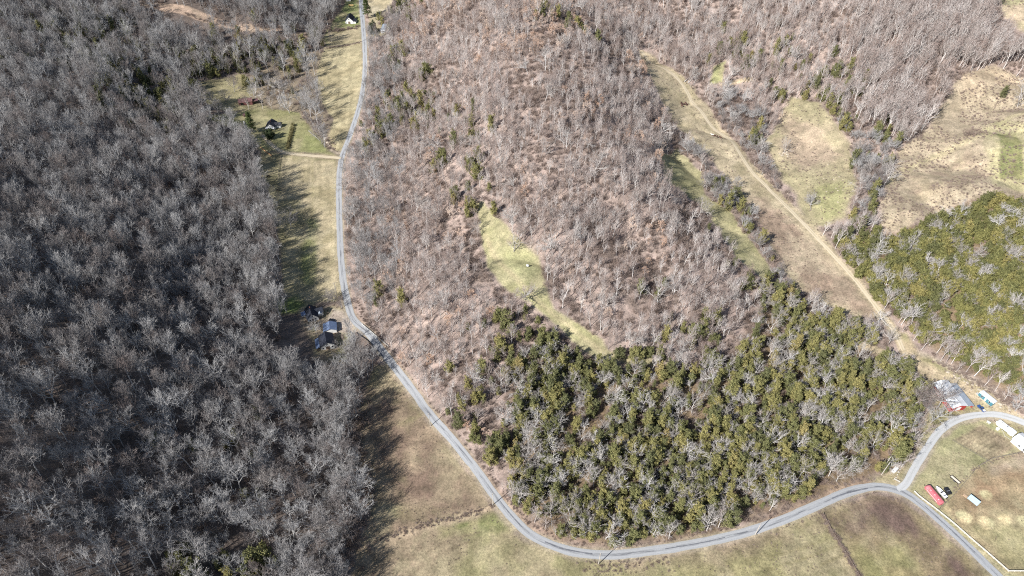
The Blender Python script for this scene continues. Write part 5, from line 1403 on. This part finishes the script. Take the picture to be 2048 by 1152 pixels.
def log(pa, pb, r, label, mat, grp=None):
    a, b = at(*pa), at(*pb); d = b - a
    t = thing('fallen_log', label, 'log', a, 0, grp)
    MB().tube([Vector((0, 0, r)), d * .5 + Vector((0.2, 0.1, r)), d + Vector((0, 0, r))], [r, r * .8, r * .35], 7).build('trunk', mat, t)
    m = MB()
    for i in range(7):
        u = random.uniform(.3, .95); p = d * u + Vector((0, 0, r)); q = p + Vector((random.gauss(0, 1.4), random.gauss(0, 1.4), random.uniform(.1, 1.4))); m.tube([p, q], [r * .3, .03], 4)
    m.build('branch', mat, t)
log((1369, 164), (1397, 139), .5, 'pale fallen trunk lying across the scrub left of the small clearing', M_palebark)
log((1376, 166), (1394, 150), .35, 'thinner fallen trunk lying alongside the pale one', M_palebark)
log((617, 262), (640, 282), .28, 'pale fallen trunk lying on the lawn towards the creek', M_bark)
log((1795, 122 + 70), (1800, 203), .3, 'white snag lying in the north east wood', M_palebark)
f_ = plant('broad', 1, 1622, 420, (.7, .7, .8), 'fallen_tree', 'toppled dead tree lying on the rocky field beside the track', 'fallen tree', lean=(R(-62), R(38)), rz=.4)
M_rock = paint('field_stone', (.42, .36, .28), .9, .15, 1.2)
def rock(px, py, s, label, grp):
    c = at(px, py); t = thing('field_rock', label, 'rock', c, random.random() * 6, grp)
    me_ = bpy.data.meshes.new('rock'); b_ = bmesh.new(); bmesh.ops.create_icosphere(b_, subdivisions=2, radius=s)
    for v in b_.verts: v.co = Vector((v.co.x * 1.3, v.co.y, v.co.z * .5)) * random.uniform(.8, 1.2) + Vector((0, 0, s * .15))
    b_.to_mesh(me_); b_.free(); me_.materials.append(M_rock)
    o = bpy.data.objects.new('stone', me_); COL.objects.link(o); o.parent = t
for i in range(26):
    rock(random.gauss(1665, 28), random.gauss(365, 26), random.uniform(.25, .6), 'pale rock lying on the rocky field', 'rocks on the rocky field')
for i in range(14):
    rock(random.gauss(1568, 6), random.gauss(307, 3), random.uniform(.5, 1.0), 'pale rock at the foot of the lone pale tree', 'rocks at the lone pale tree')
for i in range(40):
    u = random.random(); rock(1885 + 150 * u + random.gauss(0, 5), 735 + 88 * u + random.gauss(0, 4), random.uniform(.4, 1.1), 'pale boulder in the rocky bank behind the barn', 'boulders of the rocky bank')
for (x, y) in [(609, 222), (613, 228), (640, 260), (650, 278), (655, 285)]:
    rock(x, y, random.uniform(.7, 1.4), 'sandy boulder in the creek bed by the upper field', 'boulders in the creek')
c, rz, L = frame((520, 293), (544, 313))
t = thing('culvert_pipe', 'long orange brown pipe lying in the grass below the house drive', 'pipe', c, rz)
MB().tube([(0, -L/2, .3), (.3, 0, .32), (0, L/2, .3)], .32, 8).build('body', paint('orange_clay', (.46, .24, .12), .8), t)
c, rz, L = frame((488, 246), (497, 277))
t = thing('stone_wall', 'pale stone wall at the wood edge left of the driveway', 'wall', c, rz)
m = MB()
for k in range(26):
    y = -L/2 + L * k / 26; m.box(random.uniform(-.6, -.35), random.uniform(.35, .6), y + .02, y + L / 26 - .02, -.4, random.uniform(.7, 1.1))
m.build('stone', M_concrete, t)

# ------------------------------------------------------------------ cattle
def cow_mesh(head_down):
    m = MB(); R_ = 10
    def ring(y, z, rx, rz_): return [(math.cos(2*math.pi*k/R_) * rx, y, z + math.sin(2*math.pi*k/R_) * rz_) for k in range(R_)]
    hd = -.75 if head_down else .12
    m.loft([ring(-1.12, 1.14, .12, .16), ring(-1.05, 1.1, .30, .36), ring(-.6, 1.05, .36, .42), ring(0, .98, .40, .47), ring(.5, 1.02, .36, .45), ring(.85, 1.10, .27, .36),
            ring(1.15, 1.2 + hd * .35, .17, .24), ring(1.4, 1.28 + hd * .8, .15, .19), ring(1.62, 1.2 + hd, .14, .16), ring(1.85, 1.08 + hd, .09, .10), ring(1.92, 1.05 + hd, .05, .06)])
    for x in (-.24, .24):
        m.tube([(x, .55, 1.0), (x, .58, .55), (x, .54, .28), (x, .56, .0)], [.16, .10, .065, .075], 7)
        m.tube([(x, -.82, 1.05), (x, -.72, .68), (x, -.94, .42), (x, -.88, .0)], [.22, .13, .07, .075], 7)
        m.tube([(x * .5, 1.48, 1.38 + hd), (x * 1.15, 1.44, 1.4 + hd)], [.05, .02], 5)
    m.tube([(0, -1.1, 1.25), (0, -1.24, 1.0), (0, -1.2, .5)], [.05, .035, .05], 5)
    me_ = bpy.data.meshes.new('body'); me_.from_pydata(m.v, [], m.f); me_.update()
    return me_
cm = [cow_mesh(True), cow_mesh(False)]
M_cowb = paint('black_hide', (.018, .016, .016), .8, .2, 2); M_cowr = paint('brown_hide', (.085, .04, .035), .8, .2, 2); M_coww = paint('white_hide', (.66, .62, .56), .8, .1, 2)
def cow(px, py, mat, label, grp, az):
    c = at(px, py); t = thing('cow', label, 'cow', c, az, grp); t.scale = (1.15,) * 3
    me_ = random.choice(cm).copy(); me_.materials.append(mat)
    o = bpy.data.objects.new('body', me_); COL.objects.link(o); o.parent = t
    r = o.modifiers.new('skin', 'REMESH'); r.mode = 'VOXEL'; r.voxel_size = .055; r.use_smooth_shade = True
cow(537, 354, M_cowb, 'black cow grazing in the shade on the strip field, upper one', None, 2.2)
cow(533, 372, M_cowb, 'black cow deepest in the tree shade of the strip field', None, .4)
cow(557, 382, M_cowb, 'black cow at the wire fence on the strip field', None, 1.3)
for i, (x, y) in enumerate([(1362, 208), (1367, 210), (1371, 208), (1374, 211), (1364, 213)]):
    cow(x, y, M_cowr, 'dark brown cow in the huddle at the top of the side valley', 'cattle huddle in the side valley', i * 1.7)
cow(1424, 271, M_coww, 'white cow beside the dirt track', None, 1.2)
for i, (x, y) in enumerate([(1429, 273), (1434, 275), (1440, 276)]):
    cow(x, y, M_cowr, 'dark brown cow next to the white one by the dirt track', 'brown cattle by the dirt track', 1.9 + i)

# weed tufts standing in the rough fields: nobody could count them
rows = []
g_ = np.random.default_rng(8)
for key, n, s0, s1 in [('upper_right_field', 2600, .12, .42), ('track_valley', 900, .10, .28), ('rocky_field', 420, .12, .35), ('road_field', 1500, .07, .2), ('farm_yard', 260, .1, .3), ('corner_field', 150, .2, .5), ('paddock', 420, .06, .16), ('bank', 120, .3, .7), ('house_plot', 60, .2, .4)]:
    p = OPEN[key]; k = 0
    X = g_.uniform(p[:, 0].min(), p[:, 0].max(), n * 4); Y = g_.uniform(p[:, 1].min(), p[:, 1].max(), n * 4)
    ok = inside(p, X, Y) & (fbm(X, Y, 22, 91) > .48)
    for rn, (ln, w) in road_w.items(): ok &= seg_dist(ln, X, Y) > w / 2 + 1.5
    px_, py_, d_ = pix(X, Y, hgt(X, Y)); ok &= ~inside(OPEN['green_strip'], X, Y)
    X, Y = X[ok][:n], Y[ok][:n]
    rows.append(np.column_stack([X, Y, hgt(X, Y), g_.uniform(s0, s1, len(X)), g_.random(len(X)) * 6.28, g_.integers(0, len(FORMS['brush']), len(X))]))
# rank growth along the road bank, the ditch and fences
for pts, wd, n, s0, s1 in [([(1040,1052),(1090,1088),(1160,1108)], 2.5, 0, .3, .6), ([(745,1083),(850,1050),(960,1022),(984,1012)], 1.2, 170, .15, .35), ([(1646,1028),(1662,1060),(1690,1105),(1722,1158)], .8, 150, .2, .42),
        ([(1170,1128),(1260,1126),(1330,1124)], 3.5, 160, .15, .35), ([(1540,1062),(1640,1018),(1740,985)], 1.5, 100, .15, .35), ([(1500,1052),(1640,1000),(1745,962)], 2.0, 300, .2, .5), ([(1005,985),(1060,1052),(1160,1100),(1300,1094),(1480,1054)], 1.6, 420, .15, .42),
        ([(712,600),(730,640),(790,724),(880,838),(990,972)], 1.2, 300, .2, .5), ([(1872,722),(1950,763),(2060,835)], 1.5, 160, .2, .5), ([(600,222),(622,246),(652,275),(672,304)], 1.6, 110, .2, .5), ([(1878,1019),(1955,934),(2050,904)], .5, 110, .1, .22), ([(650,97),(722,84)], 1, 70, .2, .4),
        ([(690,1150),(700,1080),(712,1000),(705,900),(712,820)], 6, 260, .4, .9), ([(1740,985),(1800,1003)], .8, 30, .1, .3), ([(655,60),(700,58),(718,52)], 2.2, 90, .3, .7)]:
    ln = smooth_line(wl(pts)); k = g_.integers(0, len(ln) - 1, n); u = g_.random(n)[:, None]
    q = ln[k] * (1 - u) + ln[k + 1] * u + g_.normal(0, wd, (n, 2))
    dr = seg_dist(road_w['road'][0], q[:, 0], q[:, 1]); q = q[dr > 3.4]; m_ = len(q)
    rows.append(np.column_stack([q[:, 0], q[:, 1], hgt(q[:, 0], q[:, 1]), g_.uniform(s0, s1, m_), g_.random(m_) * 6.28, g_.integers(0, len(FORMS['brush']), m_)]))
MASS_LABEL['brush'] = ('weed_tufts', 'dry weed tufts and bramble in the rough fields, ditches and road banks')
mass('brush', np.vstack(rows))
